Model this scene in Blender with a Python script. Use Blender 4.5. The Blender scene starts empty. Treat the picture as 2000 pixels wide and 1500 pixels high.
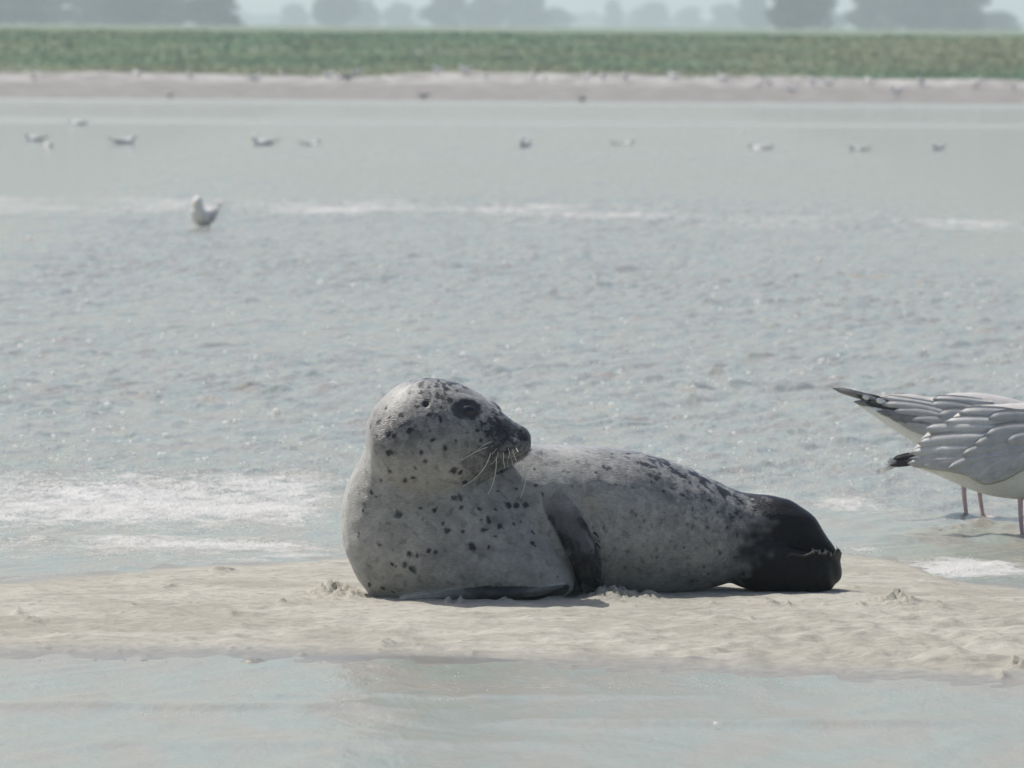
import bpy, bmesh, math, random
import numpy as np
from mathutils import Vector, Matrix
from mathutils.bvhtree import BVHTree

SC = bpy.context.scene
COL = SC.collection
random.seed(7)
RNG = np.random.default_rng(7)

# ------------------------------------------------------------------ camera
F = 15200.0            # focal length in pixels of the 2000 px wide photograph
H = 1.48               # eye height
PITCH = math.atan(700 / F)
ROLL = math.radians(0.37)
cam_d = bpy.data.cameras.new('camera')
cam = bpy.data.objects.new('camera', cam_d)
COL.objects.link(cam)
cam_d.sensor_width = 36.0
cam_d.lens = 36.0 * F / 2000.0
cam_d.clip_start = 0.1
cam_d.clip_end = 9000
cam_d.dof.use_dof = True
cam_d.dof.focus_distance = 19.72
cam_d.dof.aperture_fstop = (cam_d.lens / 1000.0) / 0.021
FW = Vector((0, math.cos(PITCH), -math.sin(PITCH)))
R0 = Vector((1, 0, 0))
U0 = R0.cross(FW)
RT = (R0 * math.cos(ROLL) + U0 * math.sin(ROLL)).normalized()
UP = RT.cross(FW).normalized()
cam.matrix_world = Matrix(((RT.x, UP.x, -FW.x, 0), (RT.y, UP.y, -FW.y, 0), (RT.z, UP.z, -FW.z, H), (0, 0, 0, 1)))
SC.camera = cam

# ------------------------------------------------------------------ light
SUN_EL = math.radians(57)
SUN_AZ = math.radians(-48)        # measured from +Y towards +X
sdir = Vector((math.sin(SUN_AZ) * math.cos(SUN_EL), math.cos(SUN_AZ) * math.cos(SUN_EL), math.sin(SUN_EL)))
sun_d = bpy.data.lights.new('sun', 'SUN')
sun = bpy.data.objects.new('sun', sun_d)
COL.objects.link(sun)
sun_d.energy = 4.1
sun_d.angle = math.radians(0.55)
sun_d.color = (1.0, 0.965, 0.90)
sun.rotation_euler = sdir.to_track_quat('Z', 'Y').to_euler()

world = bpy.data.worlds.new('World')
SC.world = world
world.use_nodes = True
wn = world.node_tree
wn.nodes.clear()
sky = wn.nodes.new('ShaderNodeTexSky')
sky.sky_type = 'NISHITA'
sky.sun_disc = False
sky.sun_elevation = SUN_EL
sky.sun_rotation = SUN_AZ
sky.air_density = 1.0
sky.dust_density = 3.3
sky.ozone_density = 1.0
bg = wn.nodes.new('ShaderNodeBackground')
bg.inputs['Strength'].default_value = 0.125
wo = wn.nodes.new('ShaderNodeOutputWorld')
wn.links.new(sky.outputs[0], bg.inputs[0])
wn.links.new(bg.outputs[0], wo.inputs[0])

SC.view_settings.view_transform = 'Standard'
SC.view_settings.look = 'None'
SC.view_settings.exposure = 0.12
SC.view_settings.gamma = 1.0
SC.view_settings.use_curve_mapping = False
SC.cycles.use_denoising = True
SC.cycles.max_bounces = 6
SC.cycles.diffuse_bounces = 3
SC.cycles.glossy_bounces = 3
SC.cycles.volume_bounces = 1
SC.cycles.use_adaptive_sampling = True
SC.cycles.adaptive_threshold = 0.01
SC.cycles.sample_clamp_indirect = 6.0

# ------------------------------------------------------------------ helpers
def ray(px, py):
    return FW * F + RT * (px - 1000) - UP * (py - 750)

def at(px, py, Y):
    r = ray(px, py)
    t = Y / r.y
    return Vector((0, 0, H)) + r * t

def ground(px, py, z=0.0):
    r = ray(px, py)
    t = (z - H) / r.z
    return Vector((0, 0, H)) + r * t

def proj(P):
    """world points (n,3) -> photograph pixels"""
    q = P - np.array([0, 0, H])
    d = q @ np.array(FW)
    return 1000 + F * (q @ np.array(RT)) / d, 750 - F * (q @ np.array(UP)) / d

def S(Y):
    return F / Y

def tag(o, label=None, cat=None, group=None, kind=None):
    if label: o['label'] = label
    if cat: o['category'] = cat
    if group: o['group'] = group
    if kind: o['kind'] = kind
    return o

def empty(name, loc, rz=0.0, scale=1.0):
    o = bpy.data.objects.new(name, None)
    COL.objects.link(o)
    o.location = loc
    o.rotation_euler = (0, 0, rz)
    o.scale = (scale,) * 3
    o.empty_display_size = 0.05
    return o

def mesh_obj(name, verts, faces, m=None, parent=None, smooth=True):
    me = bpy.data.meshes.new(name)
    me.from_pydata([tuple(v) for v in verts], [], faces)
    if smooth:
        me.polygons.foreach_set('use_smooth', [True] * len(me.polygons))
    me.update()
    if m: me.materials.append(m)
    o = bpy.data.objects.new(name, me)
    COL.objects.link(o)
    if parent is not None:
        o.parent = parent
    return o

def np_mesh(name, V, Q, m=None):
    """fast quad mesh"""
    me = bpy.data.meshes.new(name)
    n, k = len(V), len(Q)
    w = Q.shape[1]
    me.vertices.add(n); me.loops.add(k * w); me.polygons.add(k)
    me.vertices.foreach_set('co', V.astype(np.float32).ravel())
    me.loops.foreach_set('vertex_index', Q.astype(np.int32).ravel())
    me.polygons.foreach_set('loop_start', np.arange(0, k * w, w, dtype=np.int32))
    me.polygons.foreach_set('loop_total', np.full(k, w, dtype=np.int32))
    me.update(calc_edges=True)
    me.polygons.foreach_set('use_smooth', np.ones(k, dtype=bool))
    if m: me.materials.append(m)
    o = bpy.data.objects.new(name, me)
    COL.objects.link(o)
    return o

def grid_quads(nx, ny):
    i = np.arange(nx - 1)[None, :] + np.arange(ny - 1)[:, None] * nx
    i = i.ravel()
    return np.stack([i, i + 1, i + 1 + nx, i + nx], 1)

def sstep(a, b, x):
    t = np.clip((x - a) / (b - a), 0, 1)
    return t * t * (3 - 2 * t)

# numpy gradient noise
_perm = np.random.default_rng(3).permutation(256)
_perm = np.concatenate([_perm, _perm, _perm])
_g3 = np.random.default_rng(4).normal(size=(256, 3)); _g3 /= np.linalg.norm(_g3, axis=1)[:, None]

def noise3(x, y, z):
    xi, yi, zi = np.floor(x).astype(int), np.floor(y).astype(int), np.floor(z).astype(int)
    xf, yf, zf = x - xi, y - yi, z - zi
    u, v, w = [t * t * t * (t * (t * 6 - 15) + 10) for t in (xf, yf, zf)]
    xi &= 255; yi &= 255; zi &= 255
    out = 0
    for dx in (0, 1):
        for dy in (0, 1):
            for dz in (0, 1):
                g = _g3[_perm[_perm[_perm[xi + dx] + yi + dy] + zi + dz]]
                d = g[..., 0] * (xf - dx) + g[..., 1] * (yf - dy) + g[..., 2] * (zf - dz)
                out = out + d * (u if dx else 1 - u) * (v if dy else 1 - v) * (w if dz else 1 - w)
    return out * 1.5

def noise2(x, y, s=0.0):
    return noise3(x, y, np.full_like(x, s + 0.37))

def fbm2(x, y, s=0.0, o=3):
    r = 0; a = 1.0; f = 1.0
    for k in range(o):
        r = r + a * noise2(x * f, y * f, s + 7.3 * k); a *= 0.5; f *= 2.03
    return r

def cr(xs, ts, tq):
    """cubic through stations: xs values at ts, asked at tq"""
    xs = np.asarray(xs, float); ts = np.asarray(ts, float)
    m = np.gradient(xs, ts)
    d = np.diff(xs) / np.diff(ts)
    for k in range(len(xs)):
        lo = d[max(k - 1, 0)]; hi = d[min(k, len(d) - 1)]
        if lo * hi <= 0: m[k] = 0
        else: m[k] = np.sign(m[k]) * min(abs(m[k]), 3 * min(abs(lo), abs(hi)))
    i = np.clip(np.searchsorted(ts, tq) - 1, 0, len(ts) - 2)
    h = ts[i + 1] - ts[i]; t = (tq - ts[i]) / h
    return ((2*t**3 - 3*t**2 + 1) * xs[i] + (t**3 - 2*t**2 + t) * h * m[i]
            + (-2*t**3 + 3*t**2) * xs[i + 1] + (t**3 - t**2) * h * m[i + 1])

# ------------------------------------------------------------------ materials
class NT:
    def __init__(s, name):
        s.m = bpy.data.materials.new(name); s.m.use_nodes = True
        s.t = s.m.node_tree; s.t.nodes.clear()
        s.out = s.t.nodes.new('ShaderNodeOutputMaterial')
    def n(s, kind, ins=None, **kw):
        nd = s.t.nodes.new('ShaderNode' + kind)
        for k, v in kw.items(): setattr(nd, k, v)
        for k, v in (ins or {}).items(): s.put(nd.inputs[k], v)
        return nd
    def put(s, sock, v):
        if isinstance(v, bpy.types.NodeSocket): s.t.links.new(v, sock)
        else: sock.default_value = v
    def noise(s, vec, scale, detail=3, rough=0.55, dist=0.0):
        return s.n('TexNoise', {'Vector': vec, 'Scale': scale, 'Detail': detail, 'Roughness': rough, 'Distortion': dist}).outputs[0]
    def math(s, op, a, b=0.0, c=0.0, clamp=False):
        nd = s.n('Math', operation=op, use_clamp=clamp)
        s.put(nd.inputs[0], a); s.put(nd.inputs[1], b)
        if op in ('MULTIPLY_ADD', 'SMOOTH_MIN'): s.put(nd.inputs[2], c)
        return nd.outputs[0]
    def ramp(s, fac, lo, hi, a=0.0, b=1.0, smooth=True):
        nd = s.n('MapRange', interpolation_type='SMOOTHSTEP' if smooth else 'LINEAR')
        s.put(nd.inputs[0], fac)
        for i, v in zip((1, 2, 3, 4), (lo, hi, a, b)): s.put(nd.inputs[i], v)
        return nd.outputs[0]
    def mix(s, fac, a, b, blend='MIX'):
        nd = s.n('Mix', data_type='RGBA', blend_type=blend)
        s.put(nd.inputs[0], fac); s.put(nd.inputs[6], a); s.put(nd.inputs[7], b)
        return nd.outputs[2]
    def map(s, vec, scale=(1, 1, 1), rot=(0, 0, 0)):
        return s.n('Mapping', {'Vector': vec, 'Scale': scale, 'Rotation': rot}).outputs[0]
    def bsdf(s, **ins):
        b = s.n('BsdfPrincipled')
        for k, v in ins.items():
            s.put(b.inputs[k.replace('_', ' ')], v)
        s.t.links.new(b.outputs[0], s.out.inputs[0])
        return b

def rgb(r, g, b): return (r, g, b, 1.0)

def plain(name, col, rough=0.6, var=0.15, scale=60, spec=0.4, bump=0.0):
    t = NT(name)
    tc = t.n('TexCoord').outputs['Object']
    nz = t.noise(tc, scale, 4)
    k = t.ramp(nz, 0.3, 0.7, 1 - var, 1 + var, False)
    c = t.mix(1.0, col, t.n('CombineColor', {0: k, 1: k, 2: k}).outputs[0], 'MULTIPLY')
    b = t.bsdf(Base_Color=c, Roughness=rough, Specular_IOR_Level=spec)
    if bump:
        bp = t.n('Bump', {'Height': nz, 'Strength': 0.6, 'Distance': bump})
        t.put(b.inputs['Normal'], bp.outputs[0])
    return t.m

def water_mat():
    t = NT('turbid_water')
    pos = t.n('NewGeometry').outputs['Position']
    foam_a = t.n('Attribute', attribute_name='foam').outputs['Fac']
    calm_a = t.n('Attribute', attribute_name='calm').outputs['Fac']
    n1 = t.noise(pos, 7.5, 5, 0.65)
    n2 = t.noise(t.map(pos, (1.0, 1.0, 1)), 45.0, 5, 0.7, 0.8)
    nn = t.math('MULTIPLY_ADD', n1, 0.45, t.math('MULTIPLY', n2, 0.55))
    thr = t.math('SUBTRACT', 0.665, t.math('MULTIPLY', foam_a, 0.40))
    foam = t.ramp(nn, thr, t.math('ADD', thr, 0.20))
    foam = t.math('MULTIPLY', foam, 0.95)
    foam = t.math('MULTIPLY', foam, t.ramp(foam_a, 0.02, 0.2))
    big = t.noise(t.map(pos, (1, .35, 1)), 5.0, 4, .6)
    body = t.mix(t.ramp(big, 0.35, 0.65), rgb(0.262, 0.246, 0.20), rgb(0.235, 0.262, 0.222))
    col = t.mix(foam, body, rgb(0.43, 0.425, 0.41))
    rough = t.math('ADD', t.math('MULTIPLY', foam, 0.5), t.ramp(calm_a, 0.3, 0.9, 0.26, 0.075, False))
    h1 = t.noise(t.map(pos, (1, .3, 1)), 11.0, 4, 0.6, 0.3)
    h2 = t.noise(pos, 38.0, 3, 0.6)
    h3 = t.ramp(t.noise(pos, 55.0, 2, 0.5), 0.64, 0.76)
    hh = t.math('MULTIPLY_ADD', h3, 0.35, t.math('MULTIPLY_ADD', h2, 0.25, h1))
    amp = t.ramp(calm_a, 0.3, 0.9, 0.25, 0.76, False)
    bp = t.n('Bump', {'Height': hh, 'Strength': amp, 'Distance': 0.035})
    bp2 = t.n('Bump', {'Height': t.math('MULTIPLY', foam, t.noise(pos, 90, 2)), 'Strength': 0.5, 'Distance': 0.012, 'Normal': bp.outputs[0]})
    t.bsdf(Base_Color=col, Roughness=rough, IOR=1.333, Normal=bp2.outputs[0])
    return t.m

def sand_mat():
    t = NT('sand')
    pos = t.n('NewGeometry').outputs['Position']
    wet = t.n('Attribute', attribute_name='wet').outputs['Fac']
    n1 = t.noise(t.map(pos, (1, 1.5, 1)), 1.9, 7, 0.68, 0.8)
    n2 = t.noise(t.map(pos, (1, 1, 1)), 30, 5, 0.65)
    n3 = t.noise(pos, 420, 2, 0.7)
    dry = t.mix(t.ramp(n1, 0.40, 0.60), rgb(0.285, 0.272, 0.226), rgb(0.375, 0.362, 0.312))
    dry = t.mix(t.ramp(n2, 0.45, 0.70, 0, 0.55), dry, rgb(0.20, 0.193, 0.165))
    dry = t.mix(t.ramp(n3, 0.35, 0.7, 0, 0.3), dry, rgb(0.27, 0.24, 0.2))
    w = t.math('ADD', wet, t.ramp(n2, 0.3, 0.7, -0.12, 0.12), clamp=True)
    col = t.mix(w, dry, rgb(0.165, 0.155, 0.13))
    rough = t.ramp(w, 0, 1, 0.85, 0.28, False)
    hh = t.math('MULTIPLY_ADD', n3, 0.15, n2)
    bp = t.n('Bump', {'Height': hh, 'Strength': t.ramp(w, 0, 1, 0.7, 0.2, False), 'Distance': 0.011})
    t.bsdf(Base_Color=col, Roughness=rough, Specular_IOR_Level=t.ramp(w, 0, 1, 0.25, 0.5, False), Normal=bp.outputs[0])
    return t.m

def bank_mat():
    t = NT('marsh_bank')
    pos = t.n('NewGeometry').outputs['Position']
    g = t.n('Attribute', attribute_name='green').outputs['Fac']
    n1 = t.noise(t.map(pos, (0.25, 1, 1)), 0.5, 4)
    n2 = t.noise(pos, 2.5, 4)
    beach = t.mix(t.ramp(n2, 0.4, 0.7), rgb(0.18, 0.167, 0.158), rgb(0.25, 0.237, 0.228))
    zz = t.n('SeparateXYZ', {0: pos}).outputs[2]
    lum = t.math('MULTIPLY', t.ramp(zz, 0.20, 0.34), t.ramp(t.noise(t.map(pos, (1.6, 1, 1)), 1.3, 4, .6), 0.42, 0.62))
    beach = t.mix(lum, beach, rgb(0.36, 0.35, 0.335))
    green = t.mix(t.ramp(n1, 0.4, 0.6), rgb(0.10, 0.15, 0.095), rgb(0.14, 0.165, 0.115))
    gg = t.math('ADD', g, t.ramp(n2, 0.3, 0.7, -0.15, 0.15), clamp=True)
    col = t.mix(t.ramp(gg, 0.2, 0.8), beach, green)
    bp = t.n('Bump', {'Height': n2, 'Strength': 0.6, 'Distance': 0.06})
    t.bsdf(Base_Color=col, Roughness=0.9, Specular_IOR_Level=0.2, Normal=bp.outputs[0])
    return t.m

def coat_mat():
    t = NT('seal_coat')
    tc = t.n('TexCoord').outputs['Object']
    coat = t.n('Attribute', attribute_name='coat').outputs['Color']
    mott = t.n('Attribute', attribute_name='mottle').outputs['Fac']
    skin = t.n('Attribute', attribute_name='skin').outputs['Fac']
    n1 = t.noise(tc, 42, 4, 0.62, 0.3)
    n2 = t.noise(tc, 14, 3)
    streak = t.noise(t.map(tc, (60, 60, 420), (0.3, 0.5, 0)), 1.6, 3, 0.6)
    dark = t.mix(1.0, coat, rgb(0.26, 0.27, 0.30), 'MULTIPLY')
    n4 = t.noise(tc, 95, 3, 0.6, 0.4)
    m = t.math('MULTIPLY', t.math('MAXIMUM', t.ramp(n1, 0.46, 0.60), t.ramp(n4, 0.50, 0.62, 0, .8)), mott)
    col = t.mix(m, coat, dark)
    k = t.ramp(n2, 0.3, 0.7, 0.86, 1.12, False)
    col = t.mix(1.0, col, t.n('CombineColor', {0: k, 1: k, 2: k}).outputs[0], 'MULTIPLY')
    k2 = t.ramp(streak, 0.3, 0.7, 0.76, 1.24, False)
    col = t.mix(1.0, col, t.n('CombineColor', {0: k2, 1: k2, 2: k2}).outputs[0], 'MULTIPLY')
    bp = t.n('Bump', {'Height': t.math('MULTIPLY_ADD', n1, 0.6, streak), 'Strength': 0.8, 'Distance': 0.0032})
    b = t.bsdf(Base_Color=col, Roughness=t.ramp(skin, 0, 1, 0.42, 0.33, False), Specular_IOR_Level=t.ramp(skin, 0, 1, 0.6, 0.2, False), Normal=bp.outputs[0])
    t.put(b.inputs['Sheen Weight'], t.ramp(skin, 0, 1, 0.5, 0.0, False)); b.inputs['Sheen Roughness'].default_value = 0.4
    return t.m

def feather_mat(name, col, col2, edge=0.0):
    t = NT(name)
    tc = t.n('TexCoord').outputs['Object']
    n = t.noise(tc, 25, 4)
    n2 = t.noise(t.map(tc, (30, 200, 200)), 2.0, 3)
    c = t.mix(t.ramp(n, 0.3, 0.7), col, col2)
    k = t.ramp(n2, 0.3, 0.7, 0.88, 1.08, False)
    c = t.mix(1.0, c, t.n('CombineColor', {0: k, 1: k, 2: k}).outputs[0], 'MULTIPLY')
    bp = t.n('Bump', {'Height': n2, 'Strength': 0.4, 'Distance': 0.002})
    t.bsdf(Base_Color=c, Roughness=0.65, Specular_IOR_Level=0.3, Normal=bp.outputs[0])
    return t.m

def leaf_mat(name, a, b, trans=0.25):
    t = NT(name)
    att = t.n('Attribute', attribute_name='tint').outputs['Fac']
    c = t.mix(att, a, b)
    bs = t.bsdf(Base_Color=c, Roughness=0.7, Specular_IOR_Level=0.2)
    tr = t.n('BsdfTranslucent', {'Color': c})
    mx = t.n('MixShader', {0: trans})
    t.t.links.new(bs.outputs[0], mx.inputs[1]); t.t.links.new(tr.outputs[0], mx.inputs[2])
    t.t.links.new(mx.outputs[0], t.out.inputs[0])
    return t.m

M = dict(
    water=water_mat(), sand=sand_mat(), bank=bank_mat(), coat=coat_mat(),
    white=feather_mat('white_feathers', rgb(0.82, 0.81, 0.78), rgb(0.75, 0.74, 0.71)),
    grey=feather_mat('grey_feathers', rgb(0.46, 0.445, 0.425), rgb(0.38, 0.37, 0.355)),
    grey_edge=feather_mat('pale_grey_feathers', rgb(0.56, 0.545, 0.52), rgb(0.48, 0.465, 0.445)),
    brown=feather_mat('brown_grey_feathers', rgb(0.26, 0.25, 0.24), rgb(0.17, 0.16, 0.155)),
    black=feather_mat('black_feathers', rgb(0.030, 0.030, 0.033), rgb(0.05, 0.048, 0.048)),
    pink=plain('pink_leg_skin', rgb(0.62, 0.43, 0.42), 0.5, 0.2, 150, 0.4, 0.001),
    beak=plain('yellow_beak', rgb(0.60, 0.40, 0.08), 0.4, 0.15, 80),
    eye=plain('dark_eye', rgb(0.010, 0.009, 0.010), 0.08, 0.1, 40, 0.5),
    whisker=plain('whisker_hair', rgb(0.72, 0.70, 0.62), 0.35, 0.1, 40, 0.5),
    claw=plain('grey_claw', rgb(0.16, 0.16, 0.15), 0.4, 0.2, 90, 0.5),
    dark_claw=plain('dark_claw', rgb(0.035, 0.034, 0.036), 0.45, 0.2, 90, 0.4),
    bark=plain('bark', rgb(0.09, 0.07, 0.055), 0.9, 0.25, 3, 0.2),
    leaf=leaf_mat('tree_leaves', rgb(0.022, 0.042, 0.024), rgb(0.045, 0.07, 0.035)),
    grass=leaf_mat('marsh_grass_blades', rgb(0.195, 0.285, 0.19), rgb(0.28, 0.30, 0.205), 0.5),
    bubble_glint=leaf_mat('foam_glint_white', rgb(0.92, 0.92, 0.90), rgb(0.92, 0.92, 0.90), 0.6),  # white of the foam bubbles and of the beads acting as sun glints
)
#FOAMEND

# ------------------------------------------------------------------ shoreline of the sand bar
nearE = [ground(x, y) for x, y in [(-500, 1284), (0, 1285), (400, 1285), (700, 1290), (1000, 1299), (1200, 1307), (1500, 1320), (1800, 1332), (2000, 1340), (2500, 1352)]]
farE = [ground(x, y) for x, y in [(-500, 1140), (0, 1130), (150, 1123), (300, 1112), (420, 1106), (560, 1097), (660, 1089), (1000, 1080), (1400, 1072), (1640, 1080), (1760, 1098), (1860, 1132), (2000, 1148), (2500, 1170)]]
nx_ = np.array([p.x for p in nearE]); ny_ = np.array([p.y for p in nearE])
fx_ = np.array([p.x for p in farE]); fy_ = np.array([p.y for p in farE])

CLODS = [(648, 1160, 42, 9, .016), (690, 1166, 14, 5, .012), (1195, 1168, 50, 8, .018), (1262, 1170, 30, 5, .010), (1750, 1180, 40, 7, .020), (1680, 1186, 16, 4, .010),
         (1500, 1183, 18, 4, .010), (1540, 1186, 12, 3, .009), (430, 1114, 26, 5, .010), (1820, 1187, 26, 4, .008), (1610, 1185, 6, 3, .008), (750, 1255, 16, 4, .007),
         (495, 1273, 16, 3, .008), (330, 1148, 22, 4, .006), (60, 1215, 18, 3, .007), (35, 1197, 8, 3, .007), (550, 1180, 9, 3, .008), (455, 1204, 10, 3, .006), (335, 1205, 12, 3, .005),
         (260, 1184, 10, 3, .006), (1775, 1205, 9, 3, .006), (1985, 1295, 16, 4, .012), (1390, 1182, 10, 3, .005), (1960, 1310, 8, 3, .008), (985, 1172, 8, 4, .010), (1080, 1170, 22, 5, .007),
         (900, 1177, 6, 3, .009), (875, 1177, 6, 3, .009)]
for _k in range(240):
    CLODS.append((RNG.uniform(-100, 2100), RNG.uniform(1140, 1285), RNG.uniform(2, 7), RNG.uniform(1.5, 2.6), RNG.uniform(.001, .0034)))

def sand_h(X, Y):
    wob = 0.05 * noise2(X * 2.3, Y * 0.6, 1) + 0.02 * noise2(X * 9, Y * 2, 2)
    yn = cr(ny_, nx_, np.clip(X, nx_[0], nx_[-1])) + wob
    yf = cr(fy_, fx_, np.clip(X, fx_[0], fx_[-1])) + 2.2 * wob
    n = Y - yn; f = yf - Y
    h = 0.014 * sstep(0, 0.22, n) * sstep(0.0, 0.5, f) + 0.010 * sstep(0.1, 0.9, n) * sstep(0.2, 1.3, f)
    h = np.where(n < 0, -0.05 * sstep(0, 1.5, -n) + n * 0.01, h)
    h = np.where(f < 0, -0.05 * sstep(0, 2.5, -f) + f * 0.006, h)
    on = sstep(0.02, 0.35, n) * sstep(0.02, 0.5, f)
    right = 0.35 + 0.65 * sstep(-0.1, 0.6, X)
    dim = noise2(X * 9.0, Y * 6.5, 5) + 0.5 * noise2(X * 21, Y * 15, 6)
    lines = noise2(X * 3.0, Y * 22.0, 8)
    h = h + on * (0.0125 * right * sstep(19.9, 19.1, Y) * dim + 0.0018 * dim + 0.0026 * lines + 0.0042 * noise2(X * 15, Y * 17, 12) + 0.0010 * noise2(X * 60, Y * 55, 9))
    edge = np.exp(-((n - 0.05) / 0.12) ** 2) + np.exp(-((f - 0.1) / 0.25) ** 2)
    h = h + 0.0022 * edge * noise2(X * 7, Y * 9, 11)
    h = h + 0.004 * np.exp(-((f - 0.12) / 0.08) ** 2) * sstep(0.05, 0.4, noise2(X * 4, Y * 0.5, 14))
    return h, n, f

def sand_z(X, Y):
    return float(sand_h(np.array([float(X)]), np.array([float(Y)]))[0][0])

def axis(lo, hi, step, far, grow=1.12, cap=60.0):
    a = list(np.arange(lo, hi + step / 2, step))
    s = step
    while a[-1] < far[1]:
        s = min(s * grow, cap); a.append(a[-1] + s)
    s = step
    b = []
    x = a[0]
    while x > far[0]:
        s = min(s * grow, cap); x -= s; b.append(x)
    return np.array(b[::-1] + a)

def build_sandbar():
    xs = axis(-1.75, 1.75, 0.007, (-30, 30), 1.08)
    ys = axis(17.0, 22.2, 0.0095, (13.0, 26.0), 1.08)
    X, Y = np.meshgrid(xs, ys)
    h, n, f = sand_h(X, Y)
    lump = np.zeros_like(h)
    for cx, cy, rx, ry, amp in CLODS:
        p = ground(cx, cy, 0.022)
        sx = rx / S(p.y); sy = ry / (F * H / p.y ** 2)
        d = ((X - p.x) / sx) ** 2 + ((Y - p.y) / sy) ** 2
        mk = d < 9
        if mk.any():
            lump[mk] = np.maximum(lump[mk], 1.05 * amp * np.exp(-d[mk]))
    mk = lump > 1e-4
    nz = np.abs(noise2(X[mk] * 48, Y[mk] * 48, 21)) + 0.8 * np.abs(noise2(X[mk] * 110, Y[mk] * 90, 22))
    h[mk] += lump[mk] * np.clip(-0.05 + 2.6 * nz, 0, 2.0)
    wet = 0.8 * np.clip(1 - sstep(0.02, 0.40, n + 0.04 * noise2(X * 5, Y * 5, 31)), 0, 1) + np.clip(1 - sstep(0.02, 0.35, f + 0.15 * noise2(X * 4, Y * 2, 32)), 0, 1) * 0.75
    pool = sstep(0.25, 0.5, noise2(X * 1.6, Y * 4, 33)) * np.exp(-((n - .15) / .25) ** 2) * 0.6
    wet = np.clip(wet + pool, 0, 1)
    o = np_mesh('sand_bar', np.stack([X, Y, h], -1).reshape(-1, 3), grid_quads(len(xs), len(ys)), M['sand'])
    a = o.data.attributes.new('wet', 'FLOAT', 'POINT'); a.data.foreach_set('value', wet.ravel().astype(np.float32))
    tag(o, kind='structure')
    return o

def foam_field(px, py, X, Y):
    def band(c, s, amp): return amp * np.exp(-((py - c) / s) ** 2)
    def blob(cx, cy, sx, sy, amp): return amp * np.exp(-((px - cx) / sx) ** 2 - ((py - cy) / sy) ** 2)
    c = np.interp(px, [0, 500, 1000, 1500, 2000], [400, 406, 415, 430, 440])
    k = np.interp(px, [-200, 0, 700, 1200, 1500, 2000], [.75, .8, .8, .75, .68, .68])
    f = 1.02 * k * (0.85 + 0.5 * noise2(X * 1.2, Y * .5, 137)) * np.exp(-((py - c) / 33) ** 2)
    left = 1 - sstep(560, 760, px)
    sw = 16 * noise2(X * 1.3, Y * 0.5, 131); f = f + left * (0.46 * sstep(900, 960, py) * (1 - sstep(1085, 1110, py)) + band(962 + sw, 13, 0.34) + band(1000 + sw, 22, 0.56) + band(1062 + sw, 14, 0.36) + band(930, 20, .12)) * (0.95 + 0.45 * noise2(X * 2.2, Y * 1.6, 133))
    f = f + left * 0.35 * np.exp(-((py - np.interp(px, [0, 150, 300, 420, 560, 660], [1128, 1118, 1107, 1100, 1090, 1082])) / 9) ** 2)
    f = f + (0.24 + 0.06 * left) * np.exp(-((py - 925) / 60) ** 2)
    f = f + blob(1650, 985, 80, 18, .75) + blob(1770, 1000, 90, 10, .45) + blob(1500, 965, 60, 10, .5)
    f = f + blob(1690, 1073, 40, 6, .8) + blob(1900, 1112, 150, 22, 1.25) * (0.85 + 0.5 * noise2(X * 6, Y * 5, 135)) + blob(1300, 930, 300, 25, .2)
    f = f + 0.28 * np.exp(-((py - 1332) / 25) ** 2) * sstep(300, 1200, px)
    f = f + 0.05 * np.exp(-((py - 1390) / 14) ** 2)
    return np.clip(f, 0, 1.5)

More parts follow.
